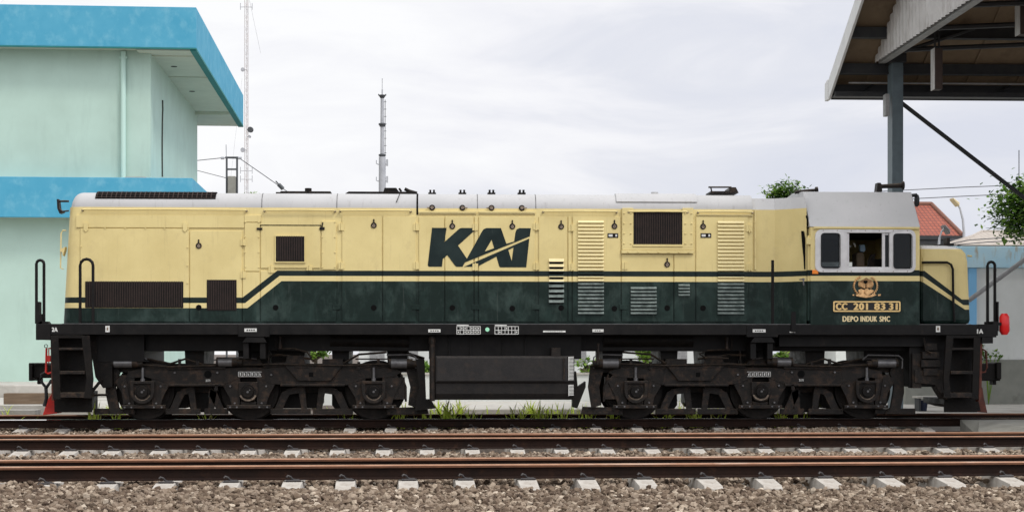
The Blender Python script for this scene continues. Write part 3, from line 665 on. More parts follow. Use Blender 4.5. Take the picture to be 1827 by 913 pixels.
for q in ((1752, 618), (1757, 628), (1768, 634), (1778, 630), (1760, 640), (1784, 636)):
    p = P(*q, 35.7); st.tube([(c.x, 35.75, -.06), ((c.x + p.x) / 2, 35.72, p.z * .7), p], .008, 5)
    leaves(mb, p, (.07, .07, .06), 26, .08, wts=(.5, .1, .4))
mb.build('foliage', [M['leaf1'], M['leaf2'], M['leaf3']], r); st.build('stem', M['leaf3'], r)
# low white wall and pale hall behind the locomotive
yw = 37.
r = thing('low_wall', (X(900, yw), yw, 0), 'low white wall seen under the locomotive between the bogies', 'wall')
MB().box(X(540, yw), X(1480, yw), yw, yw + .2, -.1, Z(668, yw, 900)).build('wall_panel', M['wallwhite'], r)
MB().box(X(540, yw) - .02, X(1480, yw) + .02, yw - .04, yw + .24, Z(668, yw, 900), Z(664.5, yw, 900)).build('coping', M['conc'], r)
yw = 75.
r = thing('goods_shed', (X(900, yw), yw, 0), 'pale low shed glimpsed under the frame beyond the low wall', 'shed')
MB().box(X(640, yw), X(1330, yw), yw, yw + 8, gz, Z(560, yw, 900)).build('wall', M['wallwhite'], r)
for q in range(660, 1320, 60): MB().pbox(q, q + 26, 600, 645, yw - .05, yw + .02).build('shed_door', M['galvd'], r)
MB().prism([(X(630, yw), Z(560, yw)), (X(1340, yw), Z(560, yw)), (X(1330, yw), Z(545, yw)), (X(640, yw), Z(545, yw))], yw - .3, yw + 8.3).build('roof', M['roofgrey'], r)
# tiled house
def tiled_house():
    Y = 58.; r = thing('tiled_house', (X(1660, Y), Y, gz), 'house with orange terracotta hipped roof behind the cab', 'house')
    ze, zr_ = Z(420, Y, 1680), Z(365, Y + 3, 1680)
    x0, x1 = X(1480, Y), X(1717, Y); xr0, xr1 = X(1540, Y), X(1662, Y + 3); y1 = Y + 6
    me_v = [(x0, Y, ze), (x1, Y, ze), (x1, y1, ze), (x0, y1, ze), (xr0, Y + 3, zr_), (xr1, Y + 3, zr_)]
    mb = MB(); mb.add(me_v, [(0, 1, 5, 4), (1, 2, 5), (2, 3, 4, 5), (3, 0, 4)])
    o = mb.build('roof', M['terra'], r); uv = o.data.uv_layers.new(name='UVMap')
    for pl in o.data.polygons:
        for li in pl.loop_indices:
            v = o.data.vertices[o.data.loops[li].vertex_index].co; nrm = pl.normal
            uv.data[li].uv = (v.x, math.hypot(v.z, v.y)) if abs(nrm.y) > abs(nrm.x) else (v.y, v.z * 1.3)
    mb = MB(); mb.tube([(xr0, Y + 3, zr_ + .02), (xr1, Y + 3, zr_ + .02)], .09, 8); mb.tube([(xr1, Y + 3, zr_ + .02), (x1, Y, ze + .03)], .08, 8); mb.build('ridge_tiles', mk('ridge_tile_brown', (.22, .10, .07), (.15, .08, .06), 5, .85), o)
    MB().box(x0 - .0, x1 + .02, Y - .03, Y + .02, ze - .14, ze - .005).build('fascia_board', M['steeld'], r)
    MB().box(x0 + .4, x1 - .75, Y + .7, y1 - .5, gz, ze - .02).build('wall', M['wallwhite'], r)
    MB().box(x0 + .05, x1 - .1, Y + .03, y1 - .1, ze - .30, ze - .145).build('eave_soffit', M['steeld'], r)
tiled_house()
def grey_house():
    Y = 50.; r = thing('grey_roofed_house', (X(1760, Y), Y, gz), 'low house with weathered grey roof right of the tall street lamp', 'house')
    ze, zr_ = Z(437, Y, 1750), Z(413, Y + 2.5, 1750); x0, x1 = X(1704, Y), X(1900, Y)
    a = X(1752, Y + 2.5)
    MB().add([(x0, Y, ze), (x1, Y, ze), (x1, Y + 5, ze), (x0, Y + 5, ze), (a, Y + 2.5, zr_), (x1, Y + 2.5, zr_)], [(0, 1, 5, 4), (3, 4, 5, 2), (0, 4, 3), (1, 2, 5)]).build('roof', M['roofgrey'], r)
    mb = MB(); mb.tube([(a, Y + 2.5, zr_), (x0, Y, ze)], .05, 6); mb.tube([(a, Y + 2.5, zr_), (x1, Y + 2.5, zr_)], .05, 6); mb.build('ridge_tiles', M['roofgrey'], r)
    MB().box(x0 + .3, x1, Y + .3, Y + 4.7, gz, ze - .005).build('wall', M['wallwhite'], r)
grey_house()
def street_lamp(pts, Y, r0, head, label, hm, back=False):
    p = [P(a, b, Y) for a, b in pts]; r = thing('street_lamp', (p[0].x, Y, gz), label, 'street lamp', 'street lamps')
    MB().tube([(p[0].x, Y, gz)] + p, r0, 8, r0 * .55).build('pole', M['towerg'], r, smooth=True)
    h = P(head[0], head[1], Y); mb = MB(); w = head[2] * Y / F; mb.prism([(h.x - w, h.z + .05), (h.x + w, h.z - .12), (h.x + w * .9, h.z - .24), (h.x - w * .85, h.z - .02)], Y - .22, Y + .22); mb.build('lamp_head', hm, r, bevel=.02)
street_lamp([(1720, 440), (1720, 415), (1718, 392), (1713, 372), (1706, 360)], 55., .055, (1703, 356, 6), 'tall curved street lamp with yellowed head left of the grey roof', M['lampy'])
street_lamp([(1675, 440), (1676, 425), (1680, 413), (1685, 406)], 48., .045, (1687, 404, 5), 'short street lamp with dark grey head in front of the tiled roof', M['cast'])
# towers, poles
def monopole():
    Y = 120.; r = thing('cell_tower', (X(682, Y), Y, gz), 'pale grey monopole tower with three dark ring platforms above the hood', 'tower')
    zz = lambda py: Z(py, Y, 682); x = X(682, Y)
    mb = MB(); mb.tube([(x, Y, gz), (x, Y, zz(280))], .33, 14, .25); mb.tube([(x, Y, zz(280)), (x, Y, zz(172))], .145, 12, .12); mb.build('pole', M['towerg'], r, smooth=True)
    mb = MB(); mb.tube([(x, Y, zz(172)), (x, Y, zz(160))], .05, 6); mb.tube([(x, Y, zz(160)), (x, Y, zz(140))], .025, 5); mb.build('spike', M['towerg'], r)
    for py, k in ((171, 1), (222, 0), (277, 0)):
        mb = MB(); z = zz(py)
        if k: mb.tube([(x, Y, z - .2), (x, Y, z)], .12, 12, .25); mb.tube([(x - .25, Y, z), (x - .26, Y, z + .12)], .04, 5); mb.tube([(x + .25, Y, z), (x + .26, Y, z + .12)], .04, 5); mb.tube([(x, Y, z), (x, Y, z + .05)], .25, 12)
        else: mb.tube([(x, Y, z - .16), (x, Y, z - .04), (x, Y, z + .08)], .2, 12); mb.tube([(x, Y, z - .05), (x, Y, z + .05)], .27, 14)
        mb.build('platform_ring', M['towerd'], r)
    mb = MB()
    for py in range(182, 275, 13): mb.tube([(x, Y, zz(py)), (x + .3, Y, zz(py))], .02, 4)
    mb.tube([(x + .21, Y, zz(275)), (x + .21, Y, zz(178))], .025, 5); mb.build('ladder', M['towerd'], r)
    for py in (292, 322):
        mb = MB(); z = zz(py); mb.tube([(x + .35, Y, z - .05), (x - .3, Y, z - .05), (x - .42, Y, z), (x - .42, Y, z + .25)], .035, 5); mb.build('antenna_arm', M['towerg'], r)
        mb = MB(); mb.box(x + .28, x + .42, Y - .1, Y + .1, z - .15, z + .3); mb.build('panel_antenna', M['towerg'], r)
monopole()
def mast():
    Y = 150.; x = X(440, Y); zt = Z(-60, Y, 440); r = thing('radio_mast', (x, Y, gz), 'thin guyed lattice radio mast rising beside the blue roof corner', 'mast')
    w = .15; leg = [(x - w, Y - w), (x + w, Y - w), (x, Y + w)]
    mb = MB()
    for a, b in leg: mb.tube([(a, b, gz), (a, b, zt)], .028, 4)
    z = 8.; k = 0
    while z < zt:
        for i in range(3):
            a, b = leg[i], leg[(i + 1) % 3]
            if k % 2: a, b = b, a
            mb.tube([(a[0], a[1], z), (b[0], b[1], z + .55)], .012, 3)
        z += .55; k += 1
    mb.build('lattice', M['mast'], r)
    for py, dx, rr in ((232, .38, .26), (125, -.35, .17), (244, .3, .12), (268, -.35, .2)):
        zz = Z(py, Y, 440); mb = MB(); mb.cyl((x + dx * .9, Y - .28, zz), (x + dx, Y - .05, zz), rr, 12); mb.tube([(x, Y, zz), (x + dx, Y - .05, zz)], .03, 4); mb.build('dish_antenna', M['towerd' if rr > .2 and dx > 0 else 'towerg'], r)
    for py in (13, 305, 320):
        zz = Z(py, Y, 440); mb = MB(); mb.tube([(x - .55, Y, zz), (x + .5, Y, zz)], .025, 4)
        for dx in (-.55, .5): mb.tube([(x + dx, Y, zz - .25), (x + dx, Y, zz + .35)], .03, 4)
        mb.build('dipole_antenna', M['towerg'], r)
    mb = MB(); mb.tube([P(445, 0, Y), P(465, 95, Y)], .012, 3); mb.tube([P(432, 140, Y), P(400, 420, Y)], .01, 3); mb.build('guy_wire', M['towerg'], r)
mast()
def hpole():
    Y = 70.; r = thing('transformer_pole', (X(414, Y), Y, gz), 'two-legged concrete pole frame carrying a grey transformer behind the hood', 'utility pole')
    mb = MB()
    for q in (404.5, 423): mb.tube([(X(q, Y), Y, gz), (X(q, Y), Y, Z(281, Y, q))], .045, 8)
    mb.build('post', M['towerd'], r)
    mb = MB(); mb.tube([P(402, 281, Y), P(426, 281, Y)], .04, 6); mb.tube([P(404, 302, Y), P(424, 302, Y)], .04, 6); mb.build('crossbar', M['towerd'], r)
    MB().pbox(406, 420, 314, 350, Y - .2, Y + .2).build('transformer', M['conc_d'], r, bevel=.03)
    mb = MB(); mb.tube([P(404, 281, Y), P(403.5, 258, Y)], .02, 5); mb.build('spike', M['towerg'], r)
    mb = MB()
    for a, b in ((397, 282), (428, 282)): mb.tube([P(a - 3, b, Y), P(a + 3, b, Y)], .06, 6)
    mb.build('insulator', M['towerg'], r)
hpole()
def wire(pts, Y, label, rad=.018):
    mb = MB(); p = [P(a, b, Y) for a, b in pts]; mb.tube(p, rad, 5); return tag(mb.build('overhead_wire', M['wire'], loc=tuple(p[0])), label, 'wire', 'overhead wires')
wire([(150, 282), (347, 287), (395, 282), (428, 283), (470, 312), (507, 338), (600, 400)], 70.5, 'wire running over the transformer pole down to the loco roof')
wire([(200, 270), (347, 303), (405, 318)], 70.2, 'lower wire sloping from the building to the transformer pole', .014)
mb = MB(); a = P(497, 329, 70.5); b_ = P(505, 337, 70.5); mb.tube([a, b_], .09, 6); mb.tube([a + Vector((-.12, 0, .14)), a + Vector((.12, 0, -.12))], .03, 5); tag(mb.build('wire_insulator', M['towerd'], loc=tuple(a), smooth=True), 'small grey insulator on the wire just above the hood', 'insulator')
wire([(1560, 342), (1720, 334), (1900, 327)], 44., 'upper wire crossing the sky right of the cab', .012)
wire([(1560, 358), (1720, 350), (1900, 342)], 44.3, 'lower wire passing the head of the tall street lamp', .012)
wire([(1690, 436), (1730, 428), (1900, 417)], 44.6, 'dark wire crossing the grey roof, upper one', .014)
wire([(1700, 437), (1760, 432), (1900, 424)], 44.8, 'dark wire crossing the grey roof, lower one', .014)
mb = MB(); mb.tube([P(1818, 520, 60), P(1818, 268, 60)], .018, 5); tag(mb.build('antenna_rod', M['towerd'], loc=tuple(P(1818, 520, 60))), 'thin upright rod above the tree at right', 'antenna')

# ------------------------------------------------------------------ the locomotive
LOCO = thing('locomotive', ROOT, 'cream and dark green diesel locomotive with large KAI lettering on its side', 'locomotive')
def part(name, mat, fn, parent=LOCO, **kw):
    mb = MB(); fn(mb); return mb.build(name, mat, parent, **kw)
zF0, zF1 = Z(597, YF), Z(578, YF)        # frame side beam
YFF = 2 * YC - YF
# frame
xa, xb = X(66, YF), X(1778, YF)
def frame_fn(m):
    m.box(X(90, YF), X(1745, YF), YF, YF + .10, zF0, zF1); m.box(X(90, YF), X(1745, YF), YFF - .10, YFF, zF0, zF1)
    m.box(xa + .05, xb - .05, YF + .102, YFF - .102, zF1 - .05, zF1 - .004)
    m.box(xa, X(90, YF) - .002, YF, YFF, Z(606, YF), zF1 - .002); m.box(X(1745, YF) + .002, xb, YF, YFF, Z(601, YF), zF1 + .004)
    m.box(X(64, YF), X(70, YF), YF + .2, YF + .4, Z(606, YF), Z(560, YF))
    m.box(X(1752, YF), X(1772, YF), YF + .003, YFF - .003, Z(612, YF), Z(601, YF)); m.box(X(1774, YF), X(1783, YF), YF + .06, YF + .5, Z(598, YF), Z(572, YF))
    m.box(X(170, YF), X(1690, YF), YF + .5, YFF - .5, Z(626, YF + .5), zF1 - .052)
    m.box(X(165, YF), X(250, YF), YF + .35, YFF - .35, Z(645, 26.5), zF1 - .055); m.box(X(1632, YF), X(1700, YF), YF + .3, YFF - .3, Z(690, 26.4), zF1 - .055)
    m.box(X(765, YF), X(1040, YF), YF + .30, YFF - .30, Z(640, 26.4), zF1 - .056); [m.box(X(q, YF), X(q, YF) + .03, YF + .27, YF + .31, Z(636, 26.4), zF0) for q in (800, 838, 897, 937)]
    m.box(X(1395, YF), X(1660, YF), YF + .22, YFF - .22, Z(618, 26.3), zF1 - .057)
    for q in (453, 1360):
        m.box(X(q - 28, YF), X(q + 28, YF), YF - .012, YF + .09, Z(601, YF), zF1 - .012)
        m.pprism([(q - 14, 601), (q + 17, 601), (q + 23, 611), (q - 21, 611)], YF + .0, YF + .3)
        m.box(X(q - 20, YF), X(q - 10, YF), YF + .05, YF + .4, Z(640, YF), Z(611, YF)); m.box(X(q + 10, YF), X(q + 20, YF), YF + .05, YF + .4, Z(640, YF), Z(611, YF))
FRAME = part('frame', M['black'], frame_fn, bevel=.006)
part('deck_edge', M['cast'], lambda m: m.box(X(110, YF), X(1733, YF), YF + .004, YF + .03, zF1 - .002, zF1 + .006), FRAME)
# hood ------------------------------------------------
zB = zF1 - .01; zS = Z(372, YH); RR = .248; YHF = 2 * YC - YH
def hood_rings(xl, xr_, rl, rr_, zs, lean=0., lower=0.):
    prof = [(YH, zB), (YH, zs)] + [(YH + RR - RR * math.cos(t), zs + RR * math.sin(t)) for t in [R(90) * i / 9 for i in range(1, 10)]]
    full = prof + [(2 * YC - a, b) for a, b in reversed(prof)]
    rings = []
    st = []
    if rl: st = [(xl + rl * (1 - math.cos(R(15) * i)), rl * (1 - math.sin(R(15) * i))) for i in range(7)]
    else: st.append((xl, 0))
    st = sorted(st)
    if rr_:
        for i in range(7):
            t = R(90) * i / 6; st.append((xr_ - rr_ * (1 - math.sin(R(90) - t)) , rr_ * (1 - math.cos(t))))
    else: st.append((xr_, 0))
    for x, ins in st:
        k = (YC - YH - ins) / (YC - YH)
        rings.append([(x + (lean * (b - zB) if x < xl + rl + .001 else 0), YC + (a - YC) * k, b - (ins if b > zs else ins * max(0, (b - zB) / (zs - zB)) * 0)) for a, b in full])
    return rings, len(prof)
def ring_mesh(m, rings, sel, caps=True):
    n = len(rings[0]); o = len(m.v)
    for r_ in rings: m.v += r_
    for i in range(len(rings) - 1):
        for k in sel: m.f.append((o + i * n + k, o + i * n + k + 1, o + (i + 1) * n + k + 1, o + (i + 1) * n + k)); m.mi.append(0)
    if caps:
        idx = sorted(set(list(sel) + [k + 1 for k in sel]))
        for base, rev in ((0, False), (len(rings) - 1, True)):
            loop = [o + base * n + k for k in idx]; m.f.append(tuple(loop if rev else loop[::-1])); m.mi.append(0)
xH0, xH1 = X(109, YH), X(1343, YH)
rings, npf = hood_rings(xH0, xH1, .20, 0, zS, lean=.055)
nR = len(rings[0])
def fix_end(m):
    ring_mesh(m, rings, range(nR - 1), True)
mb = MB(); ring_mesh(mb, rings, range(nR - 1), True)
for i, f in enumerate(mb.f):
    zc_ = sum(mb.v[k][2] for k in f) / len(f)
    mb.mi[i] = 1 if (len(f) == 4 and min(mb.v[k][2] for k in f) >= zS - .051) else 0
HOOD = mb.build('hood', [M['hood'], M['silver']], LOCO, smooth=True, angle=35)
# lower flat-roofed section between hood and cab, with the splayed panels
zL = Z(374, YH, 1365); zLT = Z(353, YH, 1365)
def trans(m):
    x0, x1, x2, x3 = xH1 + .004, X(1383, YH), X(1413, YH - .16), X(1439, YF + .12)
    for sgn in (1, -1):
        yy = [YC - sgn * (YC - a) for a in (YH + .02, YH + .02, YF + .30, YF + .12)]
        xs = [x0, x1, x2, x3]
        for i in range(3):
            q = [(xs[i], yy[i], zB), (xs[i + 1], yy[i + 1], zB), (xs[i + 1], yy[i + 1], zL), (xs[i], yy[i], zL)]
            m.cur = 0; m.add(q, [(0, 1, 2, 3) if sgn > 0 else (3, 2, 1, 0)])
            ins = .10; yt = [a + sgn * ins for a in yy]
            q = [(xs[i], yy[i], zL), (xs[i + 1], yy[i + 1], zL), (xs[i + 1], yt[i + 1], zLT), (xs[i], yt[i], zLT)]
            m.cur = 1; m.add(q, [(0, 1, 2, 3) if sgn > 0 else (3, 2, 1, 0)])
            q = [(xs[i], yt[i], zLT), (xs[i + 1], yt[i + 1], zLT), (xs[i + 1], YC, zLT + .02), (xs[i], YC, zLT + .02)]
            m.add(q, [(0, 1, 2, 3) if sgn > 0 else (3, 2, 1, 0)])
part('hood_neck', [M['hood'], M['silver']], trans)
part('joint_strip', M['cream'], lambda m: (m.box(X(1346, YH), X(1349, YH), YH - .012, YH + .03, Z(480, YH), zL), [m.cyl((X(1347, YH), YH + .0, Z(q, YH)), (X(1347, YH), YH - .022, Z(q, YH)), .014, 8) for q in (395, 425, 455)]))
# seams, rails and gutters on the hood
for q in (467, 601, 852, 956): part('hood_seam', M['cast'], lambda m: m.arc(RR - .01, RR + .004, YH + RR, zS, X(q, YH) - .006, X(q, YH) + .006, 0, R(90)))
part('roof_gap', M['void'], lambda m: (m.arc(RR - .05, RR + .006, YH + RR, zS, X(743, YH), X(746, YH), 0, R(92)), m.pbox(743, 746, 370, 383, YH - .006, YH + .02)))
for a, b in ((148, 440), (472, 598), (607, 733), (969, 1100), (1121, 1226), (1245, 1342)):
    y_ = YH - .05; z_ = Z(377, YH)
    o = part('grab_rail', M['cream'], lambda m: m.tube([(X(a, YH), YH, z_ - .005), (X(a, YH), y_, z_ - .003), (X(a, YH) + .03, y_, z_), ((X(a, YH) + X(b, YH)) / 2, y_, z_ + .004), (X(b, YH) - .03, y_, z_), (X(b, YH), y_, z_ - .003), (X(b, YH), YH, z_ - .005)], .013, 6), smooth=True)
    for q in (a, b): part('rail_bracket', M['dust'], lambda m: m.cyl((X(q, YH), YH + .01, z_ - .008), (X(q, YH), YH - .055, z_ - .008), .017, 8), o)
for a, b in ((747, 850), (854, 955)):
    part('rain_gutter', M['cream'], lambda m: (m.pbox(a, b, 377, 380, YH - .03, YH + .01), m.pbox(a, b, 381, 382.5, YH - .015, YH + .01)))
part('rain_gutter', M['cream'], lambda m: m.pbox(1243, 1343, 382.5, 385, YH - .03, YH + .01))
for q in (771, 825, 877, 931):
    o = part('roof_latch', M['grime2'], lambda m: m.cyl((X(q, YH), YH + .03, Z(371, YH)), (X(q, YH), YH - .012, Z(371, YH)), .047, 18), smooth=True)
    s_ = -1 if q in (771, 877) else 1
    part('latch_handle', M['dust'], lambda m: (m.cyl((X(q, YH), YH, Z(371, YH)), (X(q, YH), YH - .03, Z(371, YH)), .026, 12), m.tube([(X(q, YH), YH - .02, Z(371, YH)), (X(q + s_ * 9, YH), YH - .02, Z(371, YH))], .008, 5)), o)
    part('lifting_lug', M['grime'], lambda m: (m.pbox(q - 7, q + 7, 343.5, 346, YH + .3, YH + .5, YH + .3), m.pbox(q - 5, q - 1.5, 338.5, 343.6, YH + .32, YH + .42, YH + .32), m.pbox(q + 1.5, q + 5, 338.5, 343.6, YH + .32, YH + .42, YH + .32)))
# panels and doors: raised plates
PT = .020
def latch(q, w, par, hole=False):
    z = Z(w, YH)
    if hole: return part('lock_hole', M['void'], lambda m: m.cyl((X(q, YH), YH, z), (X(q, YH), YH - PT - .006, z), .045, 16), par)
    o = part('latch', M['grime2'], lambda m: (m.cyl((X(q, YH), YH, z), (X(q, YH), YH - PT - .010, z), .047, 18), m.tube([(X(q, YH), YH - PT - .012, z + .03), (X(q, YH), YH - PT - .012, z + .10)], .011, 6)), par)
    part('latch_pull', M['dust'], lambda m: (m.cyl((X(q, YH), YH - PT, z - .006), (X(q, YH), YH - PT - .020, z - .006), .026, 12), m.cyl((X(q, YH), YH - PT, z + .016), (X(q, YH), YH - PT - .026, z + .016), .012, 10)), par)
    return o
def hinge(q, w, par): return part('hinge', M['hood'], lambda m: (m.pbox(q - 5, q + 5, w - 6, w + 6, YH - PT - .012, YH), m.tube([(X(q, YH), YH - PT - .014, Z(w + 7, YH)), (X(q, YH), YH - PT - .014, Z(w - 7, YH))], .011, 6)), par)
def door(a, b, t, bt, latches=(), hinges=(), name='hood_door', bolts=None, extra=None):
    def fn(m):
        m.pbox(a + .6, b - .6, t + .5, bt - .5, YH - PT, YH + .002)
        if bolts:
            for p_, q_ in bolts: m.cyl((X(p_, YH), YH - PT + .002, Z(q_, YH)), (X(p_, YH), YH - PT - .010, Z(q_, YH)), .014, 7)
    o = part(name, M['hood'], fn, bevel=.003)
    for q in latches: latch(*q[:2], o, hole=len(q) > 2)
    for q in hinges: hinge(*q, o)
    return o
part('hood_panel', M['hood'], lambda m: (m.pbox(136, 435.4, 384, 406, YH - PT, YH + .002), m.pbox(435.9, 466, 384, 396, YH - PT, YH + .002)), bevel=.003)
door(143, 337.5, 407.5, 574, bolts=[(145, 442), (335, 443), (335, 475), (335, 506), (188, 410), (224, 410), (260, 410), (294, 410), (336, 410), (152, 411)], name='hood_panel')
for q in (153, 330): part('hinge', M['hood'], lambda m: m.pprism([(q - 4, 397), (q + 4, 397), (q + 4, 410), (q, 414), (q - 4, 410)], YH - PT - .014, YH))
door(338.5, 432, 411, 574, [(355, 440), (355, 549, 1)], [(434, 432), (434, 490)])
door(436, 464, 397, 484, bolts=[(438, 397.5), (462, 398), (437, 424), (462, 424), (437, 451), (462, 451), (438, 477), (462, 478)], name='hood_panel')
door(432.5, 464, 485, 574, name='hood_panel')
o = door(465, 572, 401, 478.5, name='radiator_door', hinges=[(484, 480.5), (552, 480.5)])
part('drip_rail', M['void'], lambda m: m.pbox(464, 573, 401, 403, YH - .02, YH + .003), o)
part('catch', M['grime2'], lambda m: (m.pbox(458, 468, 406, 410, YH - .035, YH), m.pbox(570, 579, 405, 410, YH - .035, YH), m.tube([P(576, 396, YH - .02), P(574, 408, YH - .03)], .01, 5)), o)
door(573.5, 600, 394.5, 481, bolts=[(575, 397), (598, 397), (575, 424), (598, 424), (575, 451), (598, 451), (575, 477), (598, 477)], name='hood_panel')
door(465, 600.5, 482.5, 574, [(492, 549, 1)], name='hood_panel')
door(610, 682, 385.5, 574, [(667, 403), (667, 549, 1)], [(609, 405), (609, 474)])
door(683, 742.5, 385.5, 574, [], [(742.5, 405), (742.5, 474)])
door(747, 793, 386, 574, []); door(793.8, 845, 386, 574, [(807, 404), (807, 549, 1)], [(848, 405), (848, 476)])
door(846.5, 853, 386, 574, name='hood_panel'); door(854, 955, 386, 574, [(914, 404), (914, 550, 1)], [(956.5, 404), (956.5, 475)])
door(961, 1012.5, 386, 574, [(1001, 404), (1001, 549, 1)], []); door(1013.5, 1020, 386, 574, [], [(1019.5, 406), (1019.5, 476)], name='hood_panel')
door(1021.5, 1107.5, 386, 574, [(1096, 403), (1096, 550, 1)])
door(1109, 1201.5, 453.5, 574, [(1190, 471), (1190, 549, 1)], [(1115, 474)]); door(1202.5, 1240.5, 453.5, 574, name='hood_panel')
door(1241.5, 1335, 386, 574, [(1254, 403), (1254, 549, 1)], [(1336.5, 407), (1336.5, 476)])
# lower hinges, weathered
for q in (600, 742, 848, 956, 1112): part('hinge', M['hood'], lambda m: m.pbox(q - 7, q + 7, 543, 552, YH - PT - .012, YH), bevel=.004)
# radiator box frame
def radframe(m):
    m.pbox(1110, 1130, 371, 446, YH - .045, YH); m.pbox(1217.5, 1237, 371, 446, YH - .045, YH); m.pbox(1110, 1237, 438, 446.2, YH - .047, YH); m.pbox(1109, 1238, 446.5, 452, YH - .06, YH)
    m.pbox(1129, 1218.5, 436, 440, YH - .06, YH)
    for q in (380, 398, 416, 434): 
        for p_ in (1113, 1125, 1222, 1233): m.cyl((X(p_, YH), YH - .04, Z(q, YH)), (X(p_, YH), YH - .058, Z(q, YH)), .013, 6)
    for p_ in range(1120, 1235, 18): m.cyl((X(p_, YH), YH - .04, Z(449, YH)), (X(p_, YH), YH - .073, Z(449, YH)), .013, 6)
part('grille_frame', M['hood'], radframe, bevel=.004)
def grille(a, b, t, bt, Y0=YH - PT - .008, name='grille', rim=None):
    o = part(name, M['grille'], lambda m: m.pbox(a, b, t, bt, Y0, YH + .0))
    def ribs(m):
        x = X(a, YH) + .03
        while x < X(b, YH) - .02: m.box(x, x + .014, Y0 - .008, Y0 - .001, Z(bt - 1, YH), Z(t + 1, YH)); x += .037
    part('grille_ribs', M['grilleb'], ribs, o)
    if rim: part('grille_rim', M['hood'], lambda m: (m.pbox(a - 2, b + 2, t - 2.2, t, YH - .035, YH), m.pbox(a - 2, b + 2, bt, bt + 2.2, YH - .04, YH), m.pbox(a - 2, a, t, bt, YH - .035, YH), m.pbox(b, b + 2, t, bt, YH - .035, YH)), o)
    return o
grille(152, 327, 502, 548.5); grille(369, 422, 499, 553.5); grille(492, 543, 421.5, 466.5, rim=1); grille(1131, 1217, 377, 436.5)
def louvres(a, b, t, bt, n):
    def fn(m):
        st = (bt - t) / n
        for i in range(n):
            y0 = t + i * st
            z0, z1 = Z(y0, YH), Z(y0 + st * .62, YH)
            xa_, xb_ = X(a, YH), X(b, YH)
            m.sweep_x([(YH - PT + .001, z0), (YH - PT - .03, z1 + .006), (YH - PT - .034, z1), (YH - PT + .001, z1 - .002)], xa_, xb_)
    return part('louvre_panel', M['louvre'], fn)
def louvre_dark(a, b, t, bt): part('louvre_backing', M['void'], lambda m: m.pbox(a + 1, b - 1, t + 2, bt - 1, YH - PT - .002, YH - .002))
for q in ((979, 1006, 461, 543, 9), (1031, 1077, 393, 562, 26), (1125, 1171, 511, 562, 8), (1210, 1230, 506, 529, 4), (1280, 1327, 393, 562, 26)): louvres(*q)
louvre_dark(979, 1006, 461, 543)
for q in (1084, 1250): part('data_plate', M['grime'], lambda m: m.pbox(q, q + 19, 416, 424, YH - PT - .006, YH)); part('plate_marking', M['white'], lambda m: (m.pbox(q + 2, q + 9, 418, 422, YH - PT - .009, YH), m.pbox(q + 14, q + 17, 418, 422, YH - PT - .009, YH)))
# roof details
def rgrille():
    o = part('roof_grille', M['void'], lambda m: m.arc(RR - .01, RR + .012, YH + RR, zS, X(169, YH), X(384, YH), R(33), R(96)))
    def bars(m):
        x = X(171, YH)
        while x < X(383, YH): m.arc(RR + .013, RR + .022, YH + RR, zS, x, x + .014, R(34), R(95), 6); x += .075
        for a in (36, 50, 65, 80): m.arc(RR + .012, RR + .019, YH + RR, zS, X(169, YH), X(384, YH), R(a), R(a + 2.2), 2)
    part('grille_bars', M['grilleb'], bars, o)
rgrille()
part('roof_hatch', M['silver'], lambda m: m.arc(RR - .01, RR + .022, YH + RR, zS, X(1100, YH), X(1244, YH), R(26), R(100)), smooth=True, angle=30)
zr0 = zS + RR
def rp(px, py, dY=.35): return P(px, py, YH + dY)
part('roof_walkway', M['grime2'], lambda m: (m.pbox(500, 590, 341, 345, YH + .3, YH + .9, YH + .3), m.pbox(492, 508, 342.5, 345.5, YH + .3, YH + .6, YH + .3)), bevel=.006)
part('exhaust_cover', M['grime'], lambda m: (m.pprism([(616, 345), (622, 341.5), (742, 342), (746, 346)], YH + .3, YH + 1.2), m.pprism([(684, 342), (686, 335), (707, 335), (709, 338), (712, 342)], YH + .35, YH + .9), m.tube([rp(722, 337), rp(730, 341), rp(744, 345)], .03, 6), m.tube([rp(712, 336), rp(716, 342)], .02, 5), m.tube([rp(716, 340, .1), rp(707, 361, .0)], .008, 4)), bevel=.004)
part('vent_cap', M['grime'], lambda m: m.tube([rp(550, 345.), rp(550, 340), rp(550, 339), rp(550, 336)], .055, 12))
part('roof_rack', M['grime2'], lambda m: (m.tube([rp(1264, 334), rp(1305, 334)], .014, 6), m.tube([rp(1268, 334), rp(1270, 343)], .012, 5), m.pprism([(1268, 344), (1268, 341), (1300, 341), (1303, 334), (1313, 334), (1318, 344)], YH + .3, YH + .8)))
part('filler_cap', M['silver'], lambda m: m.tube([rp(1168, 346), rp(1168, 343)], .06, 10))
# left end lamp bracket, ladder, number board
part('lamp_bracket', M['grime2'], lambda m: (m.tube([P(123, 359, YH + .1), P(103, 359, YH + .1)], .018, 6), m.pprism([(101, 355), (104, 355), (106, 372), (113, 378), (106, 381), (102, 372)], YH + .05, YH + .2), m.tube([P(105, 378, YH + .1), P(123, 376, YH + .1)], .014, 6)), bevel=.004)
part('end_ladder', M['cream'], lambda m: (m.tube([P(118, 411, YH + .15), P(112, 411, YH + .15), P(109, 416, YH + .15), P(108, 478, YH + .15), P(113, 480, YH + .15)], .011, 6), m.pprism([(107, 445), (116, 440), (115, 446), (112, 456), (111, 449), (107, 449)], YH + .1, YH + .25)))
